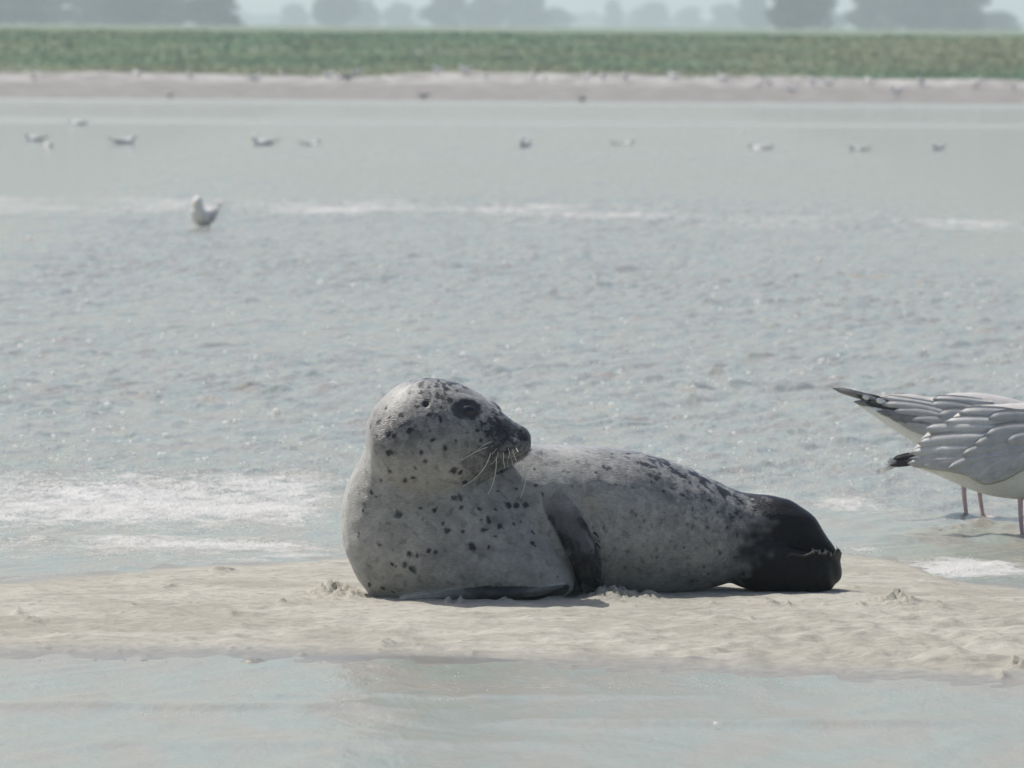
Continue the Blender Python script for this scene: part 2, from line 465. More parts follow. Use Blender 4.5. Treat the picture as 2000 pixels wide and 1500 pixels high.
def build_water():
    xs = axis(-2.7, 2.7, 0.022, (-600, 600), 1.05, 60)
    ys = [13.0]
    while ys[-1] < 175:
        y = ys[-1]
        st = 0.018 if y < 24 else 0.018 * (y / 24) ** 1.35
        ys.append(y + min(st, 1.2))
    ys = np.array([-40, 2, 10] + ys)
    X, Y = np.meshgrid(xs, ys)
    P = np.stack([X, Y, 0 * X], -1).reshape(-1, 3)
    px, py = proj(P)
    px = px.reshape(X.shape); py = py.reshape(X.shape)
    bad = Y < 12
    px[bad] = 0; py[bad] = 1500
    _, n, f = sand_h(X, Y)
    off = sstep(0.3, 5.5, -f)                   # away from the bar on its far side
    near = (n < 0.3)
    step_x = np.gradient(xs)[None, :]
    step_y = np.gradient(ys)[:, None]
    Z = np.zeros_like(X)
    rr = np.random.default_rng(11)
    wx = 0.25 * noise2(X * 0.7, Y * 0.7, 41); wy = 0.25 * noise2(X * 0.7, Y * 0.7, 42)
    for k in range(46):
        lam = 0.09 * (4.5 ** rr.uniform(0, 1))
        asp = rr.uniform(1.3, 4.0)
        ph = rr.uniform(0, 2 * math.pi)
        kx, ky = rr.choice([-1, 1]) * 2 * math.pi / lam, -2 * math.pi / (lam * asp)
        a = 0.0019 * (lam / 0.2) ** 0.7
        fade = np.clip((lam / np.maximum(step_x, step_y / 2.5) - 3) / 2, 0, 1)
        s = np.sin(kx * (X + wx) + ky * (Y + wy) + ph)
        Z += a * fade * (s - 0.0) 
    sh = Z / 0.008
    Z = Z * (1 + 0.35 * np.clip(sh, -1, 1))      # sharper crests
    gust = 0.75 + 0.5 * noise2(X * 0.15, Y * 0.12, 50)
    amp = np.where(near, 0.19, 0.22 + 0.80 * off) * gust
    amp = amp * (1 - 0.35 * sstep(40, 70, Y))
    Z = Z * amp
    # long low ridges running along the foreshore
    def ridge(cy_px, h, w, xr, sd):
        g = ground(1000, cy_px); c = g.y + 0.12 * noise2(X * 1.1, Y * 0, sd) + 0.05 * noise2(X * 4, Y * 0, sd + 1)
        d = (Y - c) / w
        env = sstep(xr[0], xr[0] + 250, px) * (1 - sstep(xr[1] - 250, xr[1], px))
        return env * h * np.where(d < 0, np.exp(-d * d * 2.0), np.exp(-d * d * 0.35))
    Z += ridge(1390, .011, .08, (-300, 900), 61) + ridge(1412, .012, .09, (850, 2000), 63) + ridge(1455, .007, .12, (-100, 1300), 79) + ridge(1360, .005, .06, (300, 1500), 65)
    Z += ridge(1060, .010, .12, (-400, 700), 67) + ridge(1010, .014, .16, (-400, 800), 69) + ridge(1050, .012, .12, (1500, 2400), 71)
    Z += ridge(435, .035, .6, (-1200, 3000), 73) + ridge(505, .02, .4, (700, 2600), 75)
    foam = foam_field(px, py, X, Y)
    calm = np.where(near, 0.30, 0.35 + 0.65 * off)
    streak = sstep(-0.1, 0.35, noise2(X * 0.012, Y * 0.11, 80)) * sstep(70, 110, Y)
    calm = calm * (1 - 0.5 * streak)
    Z += 0.006 * np.clip(foam - 0.3, 0, 1) * (0.4 + np.abs(noise2(X * 18, Y * 18, 81))) * (Y < 40)
    Z[:4] = 0
    o = np_mesh('water', np.stack([X, Y, Z], -1).reshape(-1, 3), grid_quads(len(xs), len(ys)), M['water'])
    for nm, v in (('foam', foam), ('calm', calm)):
        a = o.data.attributes.new(nm, 'FLOAT', 'POINT'); a.data.foreach_set('value', v.ravel().astype(np.float32))
    tag(o, kind='structure')
    return o

def bank_h(X, Y):
    wob = 1.5 * noise2(X * 0.08, Y * 0.02, 90) + 0.6 * noise2(X * 0.35, Y * 0.1, 91)
    s = Y + wob * 0.6
    z = np.interp(s, [0, 24, 60, 148, 153.5, 158, 163, 167, 180, 195, 202, 260, 4000], [-0.5, -0.5, -0.5, -0.35, 0.0, .20, .44, .56, .86, 1.14, 1.20, 1.21, 1.2])
    rough = sstep(160, 168, s)
    z = z + rough * (0.10 * noise2(X * 0.5, Y * 0.35, 92) + 0.05 * noise2(X * 2, Y * 1.5, 93)) * (1 - sstep(192, 205, s))
    z = z + 0.05 * np.clip(noise2(X * 0.7, Y * 0.7, 94), 0, 1) * sstep(155, 158, s)
    return z, s

def green_f(X, Y, s):
    g = sstep(162.3, 164.5, s + 1.6 * noise2(X * 0.22, Y * 0.2, 95) + 0.6 * noise2(X * 1.1, Y * .3, 99))
    bare = sstep(0.12, 0.3, noise2(X * 0.045 + 3.1, Y * 0.16, 96)) * sstep(168, 172, s) * (1 - sstep(184, 190, s))
    return g * (1 - 0.32 * bare)

def build_bank():
    xs = axis(-30, 30, 0.35, (-2600, 2600), 1.08, 120)
    ys = np.concatenate([[-300, -50, 5, 20, 24, 28, 60, 110, 140], np.arange(148, 206, 0.30), np.geomspace(206, 6500, 60)])
    X, Y = np.meshgrid(xs, ys)
    z, s = bank_h(X, Y)
    o = np_mesh('ground', np.stack([X, Y, z], -1).reshape(-1, 3), grid_quads(len(xs), len(ys)), M['bank'])
    a = o.data.attributes.new('green', 'FLOAT', 'POINT'); a.data.foreach_set('value', green_f(X, Y, s).ravel().astype(np.float32))
    tag(o, kind='structure')

def build_grass():
    r = np.random.default_rng(5)
    n = 80000
    Y = r.uniform(161, 206, n); X = r.uniform(-1, 1, n) * (Y * 0.095)
    z, s = bank_h(X, Y)
    g = green_f(X, Y, s)
    keep = r.uniform(0, 1, n) < g ** 1.5
    X, Y, z, s = X[keep], Y[keep], z[keep], s[keep]
    n = len(X)
    clump = 0.5 + 0.5 * np.clip(noise2(X * 0.4, Y * 0.5, 97) * 2, -1, 1)
    hgt = (0.04 + 0.06 * clump) * r.uniform(0.6, 1.3, n)
    w = r.uniform(0.05, 0.13, n)
    a = r.uniform(0, math.pi, n); tx = r.normal(0, 0.05, n); ty = r.normal(0, 0.05, n)
    V = np.empty((n, 4, 3))
    for k, (sx, t) in enumerate(((-1, 0), (1, 0), (0.5, 1), (-0.5, 1))):
        V[:, k, 0] = X + np.cos(a) * w * sx + tx * t
        V[:, k, 1] = Y + np.sin(a) * w * sx + ty * t
        V[:, k, 2] = z - 0.02 + hgt * t
    o = np_mesh('marsh_grass', V.reshape(-1, 3), np.arange(4 * n).reshape(n, 4), M['grass'])
    tint = np.clip(0.45 + 1.3 * noise2(X * 0.06, Y * 0.3, 98) + r.normal(0, 0.08, n), 0, 1)
    at_ = o.data.attributes.new('tint', 'FLOAT', 'POINT'); at_.data.foreach_set('value', np.repeat(tint, 4).astype(np.float32))
    tag(o, 'green salt marsh grass covering the far bank above the beach', 'grass', kind='stuff')

def build_haze():
    t = NT('haze_air')
    v = t.n('VolumePrincipled', {'Color': rgb(0.84, 0.95, 1.0), 'Density': HAZE, 'Anisotropy': 0.3})
    t.t.links.new(v.outputs[0], t.out.inputs['Volume'])
    x0, x1, y0, y1, z0, z1 = -1500, 1500, -250, 3600, -1.55, 30.0
    vs = [(x, y, z) for z in (z0, z1) for y in (y0, y1) for x in (x0, x1)]
    fs = [(0, 2, 3, 1), (4, 5, 7, 6), (0, 1, 5, 4), (2, 6, 7, 3), (0, 4, 6, 2), (1, 3, 7, 5)]
    o = mesh_obj('haze', vs, fs, t.m, smooth=False)
    tag(o, kind='stuff')
HAZE = 0.00042

# ------------------------------------------------------------------ lofts
def ellipse_ring(c, a, b, n, e=2.0, flat=0.0):
    th = np.linspace(0, 2 * math.pi, n, endpoint=False)
    ct, st = np.cos(th), np.sin(th)
    u = np.sign(ct) * np.abs(ct) ** (2 / e); v = np.sign(st) * np.abs(st) ** (2 / e)
    return np.asarray(c)[None] + u[:, None] * np.asarray(a)[None] + v[:, None] * np.asarray(b)[None]

def skin_rings(rings):
    n = len(rings[0]); V = np.concatenate(rings)
    Fs = []
    for i in range(len(rings) - 1):
        for j in range(n):
            k = (j + 1) % n
            Fs.append((i * n + j, i * n + k, (i + 1) * n + k, (i + 1) * n + j))
    c0, c1 = len(V), len(V) + 1
    V = np.concatenate([V, rings[0].mean(0)[None], rings[-1].mean(0)[None]])
    L = (len(rings) - 1) * n
    for j in range(n):
        k = (j + 1) % n
        Fs.append((c0, k, j)); Fs.append((c1, L + j, L + k))
    return V, Fs

def loft_x(tab, n=56, m=70, e=2.0, dy=0.0):
    """tab rows: px, top py, bottom py, half width px, Y ; vertical rings stacked along the picture's x"""
    T = np.array(tab, float)
    q = 0.5 - 0.5 * np.cos(np.linspace(0, math.pi, m))
    tq = T[0, 0] + (T[-1, 0] - T[0, 0]) * q
    top, bot, hw, Y = [cr(T[:, k], T[:, 0], tq) for k in (1, 2, 3, 4)]
    rings = []
    for i in range(m):
        c = at(tq[i], (top[i] + bot[i]) / 2, Y[i] + dy)
        rings.append(ellipse_ring(c, (0, hw[i] / S(Y[i]), 0), (0, 0, max(bot[i] - top[i], .5) / 2 / S(Y[i])), n, e))
    return skin_rings(rings)

def loft_z(tab, n=56, m=70, e=2.0, dy=0.0):
    """rows: py, left px, right px, half depth px, Y ; horizontal rings stacked downwards"""
    T = np.array(tab, float)
    q = 0.5 - 0.5 * np.cos(np.linspace(0, math.pi, m))
    tq = T[0, 0] + (T[-1, 0] - T[0, 0]) * q
    l, r, hw, Y = [cr(T[:, k], T[:, 0], tq) for k in (1, 2, 3, 4)]
    rings = []
    for i in range(m):
        c = at((l[i] + r[i]) / 2, tq[i], Y[i] + dy)
        rings.append(ellipse_ring(c, ((r[i] - l[i]) / 2 / S(Y[i]), 0, 0), (0, hw[i] / S(Y[i]), 0), n, e))
    return skin_rings(rings)

def loft_path(tab, n=28, m=40, e=2.0, dy=0.0):
    """rows: px, py, half width px, half thickness px, Y ; ring across the path"""
    T = np.array(tab, float)
    s = np.concatenate([[0], np.cumsum(np.hypot(np.diff(T[:, 0]), np.diff(T[:, 1])))])
    tq = np.linspace(0, s[-1], m)
    x, y, w, th, Y = [cr(T[:, k], s, tq) for k in range(5)]
    P = np.array([at(x[i], y[i], Y[i] + dy) for i in range(m)])
    D = np.gradient(P, axis=0); D /= np.linalg.norm(D, axis=1)[:, None]
    rings = []
    for i in range(m):
        k = 1 / S(Y[i])
        side = np.cross(D[i], (0, 1, 0)); side /= np.linalg.norm(side)
        nrm = np.cross(side, D[i])
        rings.append(ellipse_ring(P[i], side * w[i] * k, nrm * th[i] * k, n, e))
    return skin_rings(rings)

def tube(pts, r0, r1, n=6, m=None):
    pts = [np.asarray(p, float) for p in pts]
    s = np.concatenate([[0], np.cumsum([np.linalg.norm(pts[i + 1] - pts[i]) for i in range(len(pts) - 1)])])
    m = m or max(4, 4 * len(pts))
    tq = np.linspace(0, s[-1], m)
    A = np.array(pts)
    P = np.stack([cr(A[:, k], s, tq) for k in range(3)], 1)
    D = np.gradient(P, axis=0); D /= np.linalg.norm(D, axis=1)[:, None] + 1e-9
    rings = []
    for i in range(m):
        ref = np.array([0, 1, 0]) if abs(D[i][1]) < 0.9 else np.array([1, 0, 0])
        a = np.cross(D[i], ref); a /= np.linalg.norm(a); b = np.cross(D[i], a)
        r = r0 + (r1 - r0) * i / (m - 1)
        rings.append(ellipse_ring(P[i], a * r, b * r, n))
    return skin_rings(rings)

def sphere(c, r, scale=(1, 1, 1), seg=24, rings=14):
    bm = bmesh.new()
    bmesh.ops.create_uvsphere(bm, u_segments=seg, v_segments=rings, radius=1)
    V = [(c[0] + v.co.x * r * scale[0], c[1] + v.co.y * r * scale[1], c[2] + v.co.z * r * scale[2]) for v in bm.verts]
    Fs = [tuple(v.index for v in f.verts) for f in bm.faces]
    bm.free()
    return V, Fs

def merge(parts):
    V, Fs, k = [], [], 0
    for v, f in parts:
        V += [tuple(p) for p in v]; Fs += [tuple(i + k for i in q) for q in f]; k += len(v)
    return V, Fs

def remeshed(parts, voxel, smooth_it):
    V, Fs = merge(parts)
    me = bpy.data.meshes.new('work'); me.from_pydata(V, [], Fs)
    bm = bmesh.new(); bm.from_mesh(me); bmesh.ops.recalc_face_normals(bm, faces=bm.faces); bm.to_mesh(me); bm.free()
    o = bpy.data.objects.new('work', me); COL.objects.link(o)
    md = o.modifiers.new('r', 'REMESH'); md.mode = 'VOXEL'; md.voxel_size = voxel
    dg = bpy.context.evaluated_depsgraph_get(); dg.update()
    new = bpy.data.meshes.new_from_object(o.evaluated_get(dg))
    bpy.data.objects.remove(o); bpy.data.meshes.remove(me)
    return new

def lap(me, its, wfun=None, lam=0.5):
    n = len(me.vertices)
    co = np.empty(n * 3, np.float32); me.vertices.foreach_get('co', co); co = co.reshape(-1, 3).astype(float)
    ed = np.empty(len(me.edges) * 2, np.int32); me.edges.foreach_get('vertices', ed); ed = ed.reshape(-1, 2)
    deg = np.bincount(ed.ravel(), minlength=n).astype(float)
    w = np.ones(n) if wfun is None else wfun(co)
    for _ in range(its):
        acc = np.stack([np.bincount(ed[:, 0], co[ed[:, 1], k], n) + np.bincount(ed[:, 1], co[ed[:, 0], k], n) for k in range(3)], 1)
        co += (lam * w)[:, None] * (acc / deg[:, None] - co)
    me.vertices.foreach_set('co', co.astype(np.float32).ravel()); me.update()
    return co

# ------------------------------------------------------------------ the seal
def build_seal():
    K = -0.24
    def sh(tab): return [tuple(r[:-1]) + (r[-1] + K,) for r in tab]
    torso = loft_x(sh([
        (735, 905, 1120, 70, 20.12), (760, 885, 1160, 110, 20.13), (800, 872, 1178, 138, 20.14), (860, 862, 1180, 152, 20.16), (950, 858, 1178, 158, 20.19), (1040, 867, 1172, 158, 20.23),
        (1120, 869, 1166, 156, 20.27), (1200, 874, 1164, 150, 20.31), (1260, 885, 1163, 142, 20.33), (1310, 900, 1160, 130, 20.35), (1360, 920, 1155, 116, 20.36),
        (1400, 938, 1146, 102, 20.37), (1440, 958, 1132, 86, 20.38), (1480, 966, 1118, 66, 20.38), (1520, 985, 1105, 40, 20.38), (1540, 1005, 1090, 20, 20.38)]), n=72, m=110, e=2.15)
    chest = loft_z(sh([
        (800, 735, 935, 95, 20.03), (840, 722, 940, 108, 20.04), (875, 714, 942, 116, 20.06), (905, 698, 950, 124, 20.08), (935, 682, 975, 134, 20.10), (970, 671, 1010, 142, 20.11), (1010, 665, 1050, 148, 20.115),
        (1060, 668, 1086, 150, 20.115), (1100, 682, 1112, 144, 20.11), (1135, 700, 1122, 128, 20.10), (1158, 718, 1112, 104, 20.09), (1172, 738, 1070, 70, 20.08), (1180, 800, 1000, 30, 20.08)]), n=72, m=90, e=2.2)
    head = loft_x(sh([
        (713, 836, 872, 14, 20.02), (722, 806, 905, 58, 20.02), (742, 782, 940, 88, 20.02), (772, 754, 965, 106, 20.02), (800, 742, 980, 112, 20.02), (832, 737, 985, 113, 20.02), (868, 740, 982, 110, 20.02),
        (900, 749, 970, 102, 20.02), (928, 763, 948, 92, 20.02), (955, 782, 930, 78, 20.015), (980, 804, 918, 64, 20.01), (1002, 822, 907, 54, 20.005), (1018, 831, 899, 46, 20.0), (1030, 839, 888, 37, 20.0), (1037, 850, 876, 22, 20.0)]), n=64, m=90, e=2.05)
    pad = loft_x(sh([(945, 855, 880, 10, 19.985), (960, 848, 892, 26, 19.975), (985, 845, 898, 36, 19.97), (1010, 846, 896, 34, 19.972), (1026, 852, 888, 24, 19.98), (1032, 860, 878, 8, 19.985)]), n=32, m=30)
    brow = loft_path(sh([(880, 786, 6, 5, 19.947), (905, 778, 9, 8, 19.941), (932, 780, 9, 8, 19.946), (952, 790, 6, 6, 19.96)]), n=18, m=16)
    brow2 = loft_path(sh([(945, 786, 6, 6, 20.05), (962, 792, 9, 9, 20.06), (976, 806, 7, 6, 20.05)]), n=18, m=12)
    ffu = loft_path(sh([(1068, 940, 20, 14, 20.15), (1082, 972, 30, 26, 20.11), (1110, 1020, 31, 30, 20.08), (1133, 1064, 28, 28, 20.065), (1148, 1105, 26, 24, 20.07), (1155, 1135, 22, 18, 20.088), (1156, 1156, 15, 10, 20.125)]), n=30, m=44, e=2.3)
    ffl = loft_path(sh([(780, 1172, 6, 12, 19.97), (830, 1167, 11, 26, 19.965), (900, 1160, 15, 32, 19.96), (970, 1157, 16, 34, 19.97), (1030, 1155, 12, 30, 19.985), (1075, 1149, 8, 22, 20.0), (1104, 1142, 3, 10, 20.01)]), n=28, m=44)
    up = loft_x(sh([(1380, 985, 1075, 45, 20.37), (1430, 965, 1096, 62, 20.37), (1480, 964, 1108, 66, 20.37), (1520, 969, 1110, 60, 20.37), (1556, 982, 1104, 48, 20.37), (1588, 1006, 1098, 38, 20.37), (1610, 1036, 1094, 28, 20.37), (1626, 1064, 1088, 16, 20.37), (1634, 1078, 1086, 6, 20.37)]), n=48, m=60)
    low = loft_x(sh([(1405, 1070, 1128, 30, 20.36), (1425, 1050, 1137, 48, 20.355), (1450, 1040, 1148, 58, 20.345), (1490, 1040, 1158, 63, 20.34), (1530, 1052, 1160, 62, 20.335), (1560, 1066, 1160, 59, 20.335), (1595, 1076, 1160, 53, 20.34), (1620, 1082, 1154, 42, 20.35), (1637, 1092, 1138, 25, 20.36), (1646, 1108, 1128, 8, 20.36)]), n=48, m=60, e=2.4)
    # curled web of the lower hind flipper: a curved plate with a ragged upper edge
    def web():
        u = np.linspace(0, 1, 90)
        pxs = 1535 + 108 * np.sin(u * math.pi / 2)
        Ys = 20.258 + 0.10 * (1 - np.cos(u * math.pi / 2)) + K
        tops = np.interp(pxs, [1535, 1545, 1570, 1583, 1590, 1600, 1608, 1612, 1618, 1623, 1630, 1636, 1643], [1086, 1080, 1084, 1079, 1073, 1074, 1081, 1075, 1074, 1083, 1082, 1070, 1078])
        V, Fs = [], []
        for i in range(90):
            a = np.array(at(pxs[i], tops[i], Ys[i])); b = np.array(at(pxs[i] - 4, 1122 - 30 * sstep(.75, 1, u[i]), Ys[i] + .024))
            dirn = np.array([math.sin(u[i] * math.pi / 2), -math.cos(u[i] * math.pi / 2), 0]) * 0.0036
            V += [a + dirn, b + dirn, b - dirn, a - dirn]
            if i:
                k = 4 * i
                for j in range(4):
                    l = (j + 1) % 4
                    Fs.append((k - 4 + j, k - 4 + l, k + l, k + j))
        Fs.append((3, 2, 1, 0)); k = 4 * 89; Fs.append((k, k + 1, k + 2, k + 3))
        return V, Fs
    me = remeshed([torso, chest, head, pad, brow2, ffu, ffl, up, low, web()], 0.0031, 0)
    lap(me, 3)
    def w_body(co):
        px, py = proj(co)
        w = np.ones(len(co))
        inr = lambda x0, x1, y0, y1, s=18: sstep(x0 - s, x0, px) * (1 - sstep(x1, x1 + s, px)) * sstep(y0 - s, y0, py) * (1 - sstep(y1, y1 + s, py))
        w = w * (1 - inr(895, 1060, 765, 915)) * (1 - inr(1045, 1190, 960, 1200)) * (1 - inr(760, 1120, 1140, 1200, 8)) * (1 - inr(1540, 1700, 1062, 1094, 8))
        return w
    lap(me, 70, w_body)
    def w_face(co):
        px, py = proj(co)
        return sstep(1065, 1020, px) * (1 - sstep(905, 925, py)) * 0.8 + sstep(1425, 1460, px) * (1 - sstep(1050, 1064, py))
    co = lap(me, 8, lambda c: np.clip(w_face(c), 0, 1))
    nrm = np.empty(len(co) * 3, np.float32); me.vertices.foreach_get('normal', nrm); nrm = nrm.reshape(-1, 3).astype(float)
    tree = BVHTree.FromPolygons([Vector(c) for c in co], [tuple(p.vertices) for p in me.polygons])
    def hit(px, py):
        r = ray(px, py).normalized()
        loc, nn, _, _ = tree.ray_cast(Vector((0, 0, H)), r)
        return (np.array(loc), np.array(nn)) if loc is not None else (None, None)
    pxm = 1 / S(19.85)
    disp = np.zeros(len(co))
    def dent(px, py, r, d, sx=1.0, sy=1.0):
        c, _ = hit(px, py)
        if c is None: return
        q = (co - c) / (np.array([sx, 1.0, sy]) * r * pxm)
        disp[:] += -d * np.exp(-(q ** 2).sum(1))
    dent(914, 800, 27, .0065, 1.3, .9)          # eye socket
    dent(914, 778, 14, -.0030, 2.2, .6)
    dent(832, 790, 6, .0085)                     # ear opening
    dent(839, 793, 5, -.0022)
    dent(958, 815, 22, .0025)
    # nostril slit, mouth line, belly creases
    def groove(line, r, d, n=26):
        A = np.array(line, float)
        s = np.concatenate([[0], np.cumsum(np.hypot(*np.diff(A, axis=0).T))])
        best = np.full(len(co), 1e9); pts = []
        for t in np.linspace(0, s[-1], n):
            c, _ = hit(np.interp(t, s, A[:, 0]), np.interp(t, s, A[:, 1]))
            if c is not None:
                pts.append(c); best = np.minimum(best, ((co - c) ** 2).sum(1))
        g = np.exp(-best / (r * pxm) ** 2)
        disp[:] += -d * g
        return g
    g_m = groove([(922, 884), (940, 891), (965, 899), (990, 899), (1012, 894), (1028, 884)], 3.2, .0042)
    g_n = groove([(1018, 842), (1024, 850), (1026, 860)], 3.5, .005, 8)
    groove([(1175, 1090), (1160, 1030), (1150, 985)], 8, .004)
    groove([(880, 950), (905, 960), (935, 945)], 9, .003)
    groove([(1240, 1130), (1290, 1105), (1340, 1095)], 10, .0035)
    groove([(1400, 1090), (1425, 1050), (1430, 1010)], 10, .003)
    # folds of loose skin round the neck
    px, py = proj(co)
    fold = noise3(co[:, 0] * 10 + co[:, 2] * 6, co[:, 1] * 10, co[:, 2] * 26 + co[:, 0] * 9)
    disp += 0.0022 * fold * sstep(700, 760, px) * (1 - sstep(1350, 1430, px)) * sstep(900, 960, py)
    disp += 0.0016 * noise3(co[:, 0] * 30, co[:, 1] * 30, co[:, 2] * 30) * (1 - sstep(1420, 1480, px)) * sstep(880, 930, py)
    # toes under the skin of the flippers
    ray_f = np.sin(px * 0.42) * sstep(1490, 1540, px) * sstep(1085, 1100, py) * .0016
    ray_u = np.sin((py - 0.6 * px) * 0.33) * sstep(1500, 1540, px) * (1 - sstep(1075, 1085, py)) * .0012
    th = np.arctan2(py - 1000, px - 1420)
    disp += 0.0013 * np.sin(th * 24) * sstep(1500, 1560, px) * (1 - sstep(1070, 1080, py))
    disp += 0.0011 * np.sin((px - .15 * py) * 0.30) * sstep(1490, 1540, px) * sstep(1088, 1104, py)
    groove([(1533, 1084), (1548, 1082), (1562, 1086)], 4, .005)
    fcx = np.interp(py, [960, 1020, 1064, 1160], [1078, 1110, 1132, 1155])
    disp += 0.0016 * np.sin((px - fcx) * 0.42) * sstep(1020, 1080, py) * (np.abs(px - fcx) < 32) * (py < 1160) * (co[:, 1] < 19.95)
    co += nrm * disp[:, None]
    me.vertices.foreach_set('co', co.astype(np.float32).ravel()); me.update()

    # ---- coat colour, laid on the animal itself, with a painted sun highlight
    n = len(co)
    nzA = noise3(co[:, 0] * 16, co[:, 1] * 16, co[:, 2] * 16)
    nzB = noise3(co[:, 0] * 7 + 5, co[:, 1] * 7, co[:, 2] * 7)
    light = np.array([0.335, 0.325, 0.292]); dark = np.array([0.035, 0.036, 0.042])
    a = np.zeros(n)                                # 0 pale .. 1 dark
    a += np.clip(0.22 * nzB, -0.1, 0.3)
    up_ = sstep(0.2, 0.85, nrm[:, 2])
    back = up_ * sstep(1080, 1330, px)
    a += 0.22 * back * (1 + nzA)
    mott = 0.25 + 0.65 * back * (0.55 + 0.8 * np.clip(nzB + .3, 0, 1)) + 0.34 * sstep(1250, 1400, px) * (1 - sstep(1000, 1080, py))
    hcap = sstep(865, 790, py + 0.45 * (920 - px)) * sstep(740, 790, px) * (px < 1060) * (py < 960) * sstep(19.95, 19.90, co[:, 1])
    backhead = np.exp(-((px - 775) / 70) ** 2 - ((py - 835) / 38) ** 2)
    mott += 1.1 * hcap + 0.6 * backhead + 0.5 * np.exp(-((px - 860) / 60) ** 2 - ((py - 815) / 30) ** 2)
    a += (0.42 * hcap + 0.10 * sstep(930, 870, py) * (px < 1000)) + 0.42 * backhead * (0.7 + nzA)
    sun_hl = np.exp(-((px - 778) / 30) ** 2 - ((py - 768) / 24) ** 2); a -= 0.35 * sun_hl; mott *= 1 - sun_hl; a = np.maximum(a, -0.15)  # sun highlight on the back of the head, painted as paler coat
    muz = sstep(905, 985, px + 0.55 * (py - 850)) * sstep(985, 935, py - .35 * (px - 960)) * (px < 1045) * sstep(19.94, 19.90, co[:, 1])
    headin = px < np.interp(py, [825, 835, 845, 855, 876, 888, 899, 905], [1004, 1022, 1034, 1040, 1040, 1033, 1021, 1005])
    muz = muz * headin; mh = (px > 990) & ~headin
    muz = np.where(py > np.interp(px, [900, 935, 960, 980, 1010, 1035], [968, 945, 928, 920, 906, 892]) + 4, 0, muz)
    a += 0.44 * muz * (0.9 + 0.7 * nzA); mott += 0.6 * muz
    nC = noise3(co[:, 0] * 62, co[:, 1] * 62, co[:, 2] * 62) + 0.6 * noise3(co[:, 0] * 125, co[:, 1] * 125, co[:, 2] * 125)
    nD = noise3(co[:, 0] * 24 + 3, co[:, 1] * 24, co[:, 2] * 24) + 0.5 * noise3(co[:, 0] * 52, co[:, 1] * 52, co[:, 2] * 52)
    al = co[:, 0] * .8 - co[:, 2] * .6; ac = co[:, 0] * .6 + co[:, 2] * .8
    nE = noise3(al * 34 + 7, co[:, 1] * 60, ac * 85) + 0.6 * noise3(co[:, 0] * 100 + 3, co[:, 1] * 100, co[:, 2] * 140)
    a += 0.50 * np.clip(1.3 * hcap, 0, 1) * (1 - .8 * sun_hl) * sstep(-0.05, 0.30, nC)
    a += 0.38 * backhead * sstep(-0.1, 0.35, nC * .6 + nD * .6)
    rump = sstep(1190, 1300, px) * up_
    a += 0.13 * back + 0.18 * rump + (0.24 * rump + 0.20 * back) * sstep(-0.15, 0.45, 0.5 * nD + 0.6 * nE)
    a += 0.16 * sstep(0.0, 0.4, nD) * (px < 1200) * sstep(860, 930, py)
    a += (0.10 + 0.12 * sstep(1250, 1420, px)) * sstep(0.0, 0.4, nD) * (px >= 1200)
    a += 0.16 * np.exp(-((px - 880) / 70) ** 2 - ((py - 850) / 40) ** 2) * sstep(-.1, .4, nC)
    # dark hind end and flippers
    edge = px - np.interp(py, [940, 980, 1020, 1060, 1085, 1110, 1140, 1160], [1440, 1478, 1492, 1478, 1468, 1450, 1425, 1415]) + 34 * nzB + 20 * nzA
    edge = edge + 26 * noise3(co[:, 0] * 45, co[:, 1] * 45, co[:, 2] * 45); tail = sstep(-38, 30, edge)
    a += 0.34 * sstep(-120, 5, edge) * (0.75 + 0.5 * sstep(-.3, .5, nE))
    mott += 0.22 * sstep(-130, -20, edge); a += 0.10 * sstep(1180, 1400, px) * (0.6 + nzB)
    A_ = np.array([(1070, 945), (1086, 975), (1110, 1020), (1132, 1064), (1147, 1105), (1155, 1160)], float)
    cxx = np.interp(py, A_[:, 1], A_[:, 0]); inn = (py > 950) & (py < 1166)
    dfl = np.abs(px - cxx) / np.interp(py, [950, 1000, 1064, 1160], [20, 36, 36, 24])
    fl = inn * (1 - sstep(0.85, 1.1, dfl)) * (0.12 + 0.86 * sstep(948, 1022, py + 14 * nzA)) * (co[:, 1] < 20.05)
    fl = fl * (0.78 + 0.22 * sstep(-.4, .4, nzA))
    a = np.maximum(a, 0.96 * fl); mott += 0.2 * fl
    top_l = np.interp(px, [780, 840, 900, 950, 1060, 1100], [1172, 1160, 1149, 1144, 1146, 1142])
    ffm = (px > 790) & (px < 1112) & (py > top_l) & (co[:, 1] < 19.80)
    a = np.where(ffm, np.maximum(a, 0.50 + 0.40 * sstep(860, 980, px) + 0.12 * nzA), a)
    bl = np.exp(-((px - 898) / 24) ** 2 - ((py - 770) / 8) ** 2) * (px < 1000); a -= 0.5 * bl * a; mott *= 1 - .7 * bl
    nG = noise3(al * 42, co[:, 1] * 55 + 3, ac * 62 + 5)
    a += 0.34 * sstep(0.30, 0.52, nG) * (1 - tail) * (1 - np.clip(1.3 * fl, 0, 1)) * (1 - ffm)
    a += 0.16 * sstep(0.2, 0.5, noise3(al * 80, co[:, 1] * 90, ac * 110)) * (px > 1150) * (1 - tail)
    nF = noise3(co[:, 0] * 10 + 11, co[:, 1] * 10, co[:, 2] * 13) + 0.5 * noise3(co[:, 0] * 26 + 1, co[:, 1] * 26, co[:, 2] * 30)
    a += (0.15 * sstep(-.1, .5, nF) - 0.10 * sstep(.05, -.5, nF)) * (1 - tail) * sstep(880, 960, py)
    er = np.exp(-((px - 908) / 52) ** 2 - ((py - 802) / 34) ** 2) * (px < 985); a = a * (1 - .55 * er); mott = mott * (1 - .8 * er)
    # spots read off the photograph
    spots = []
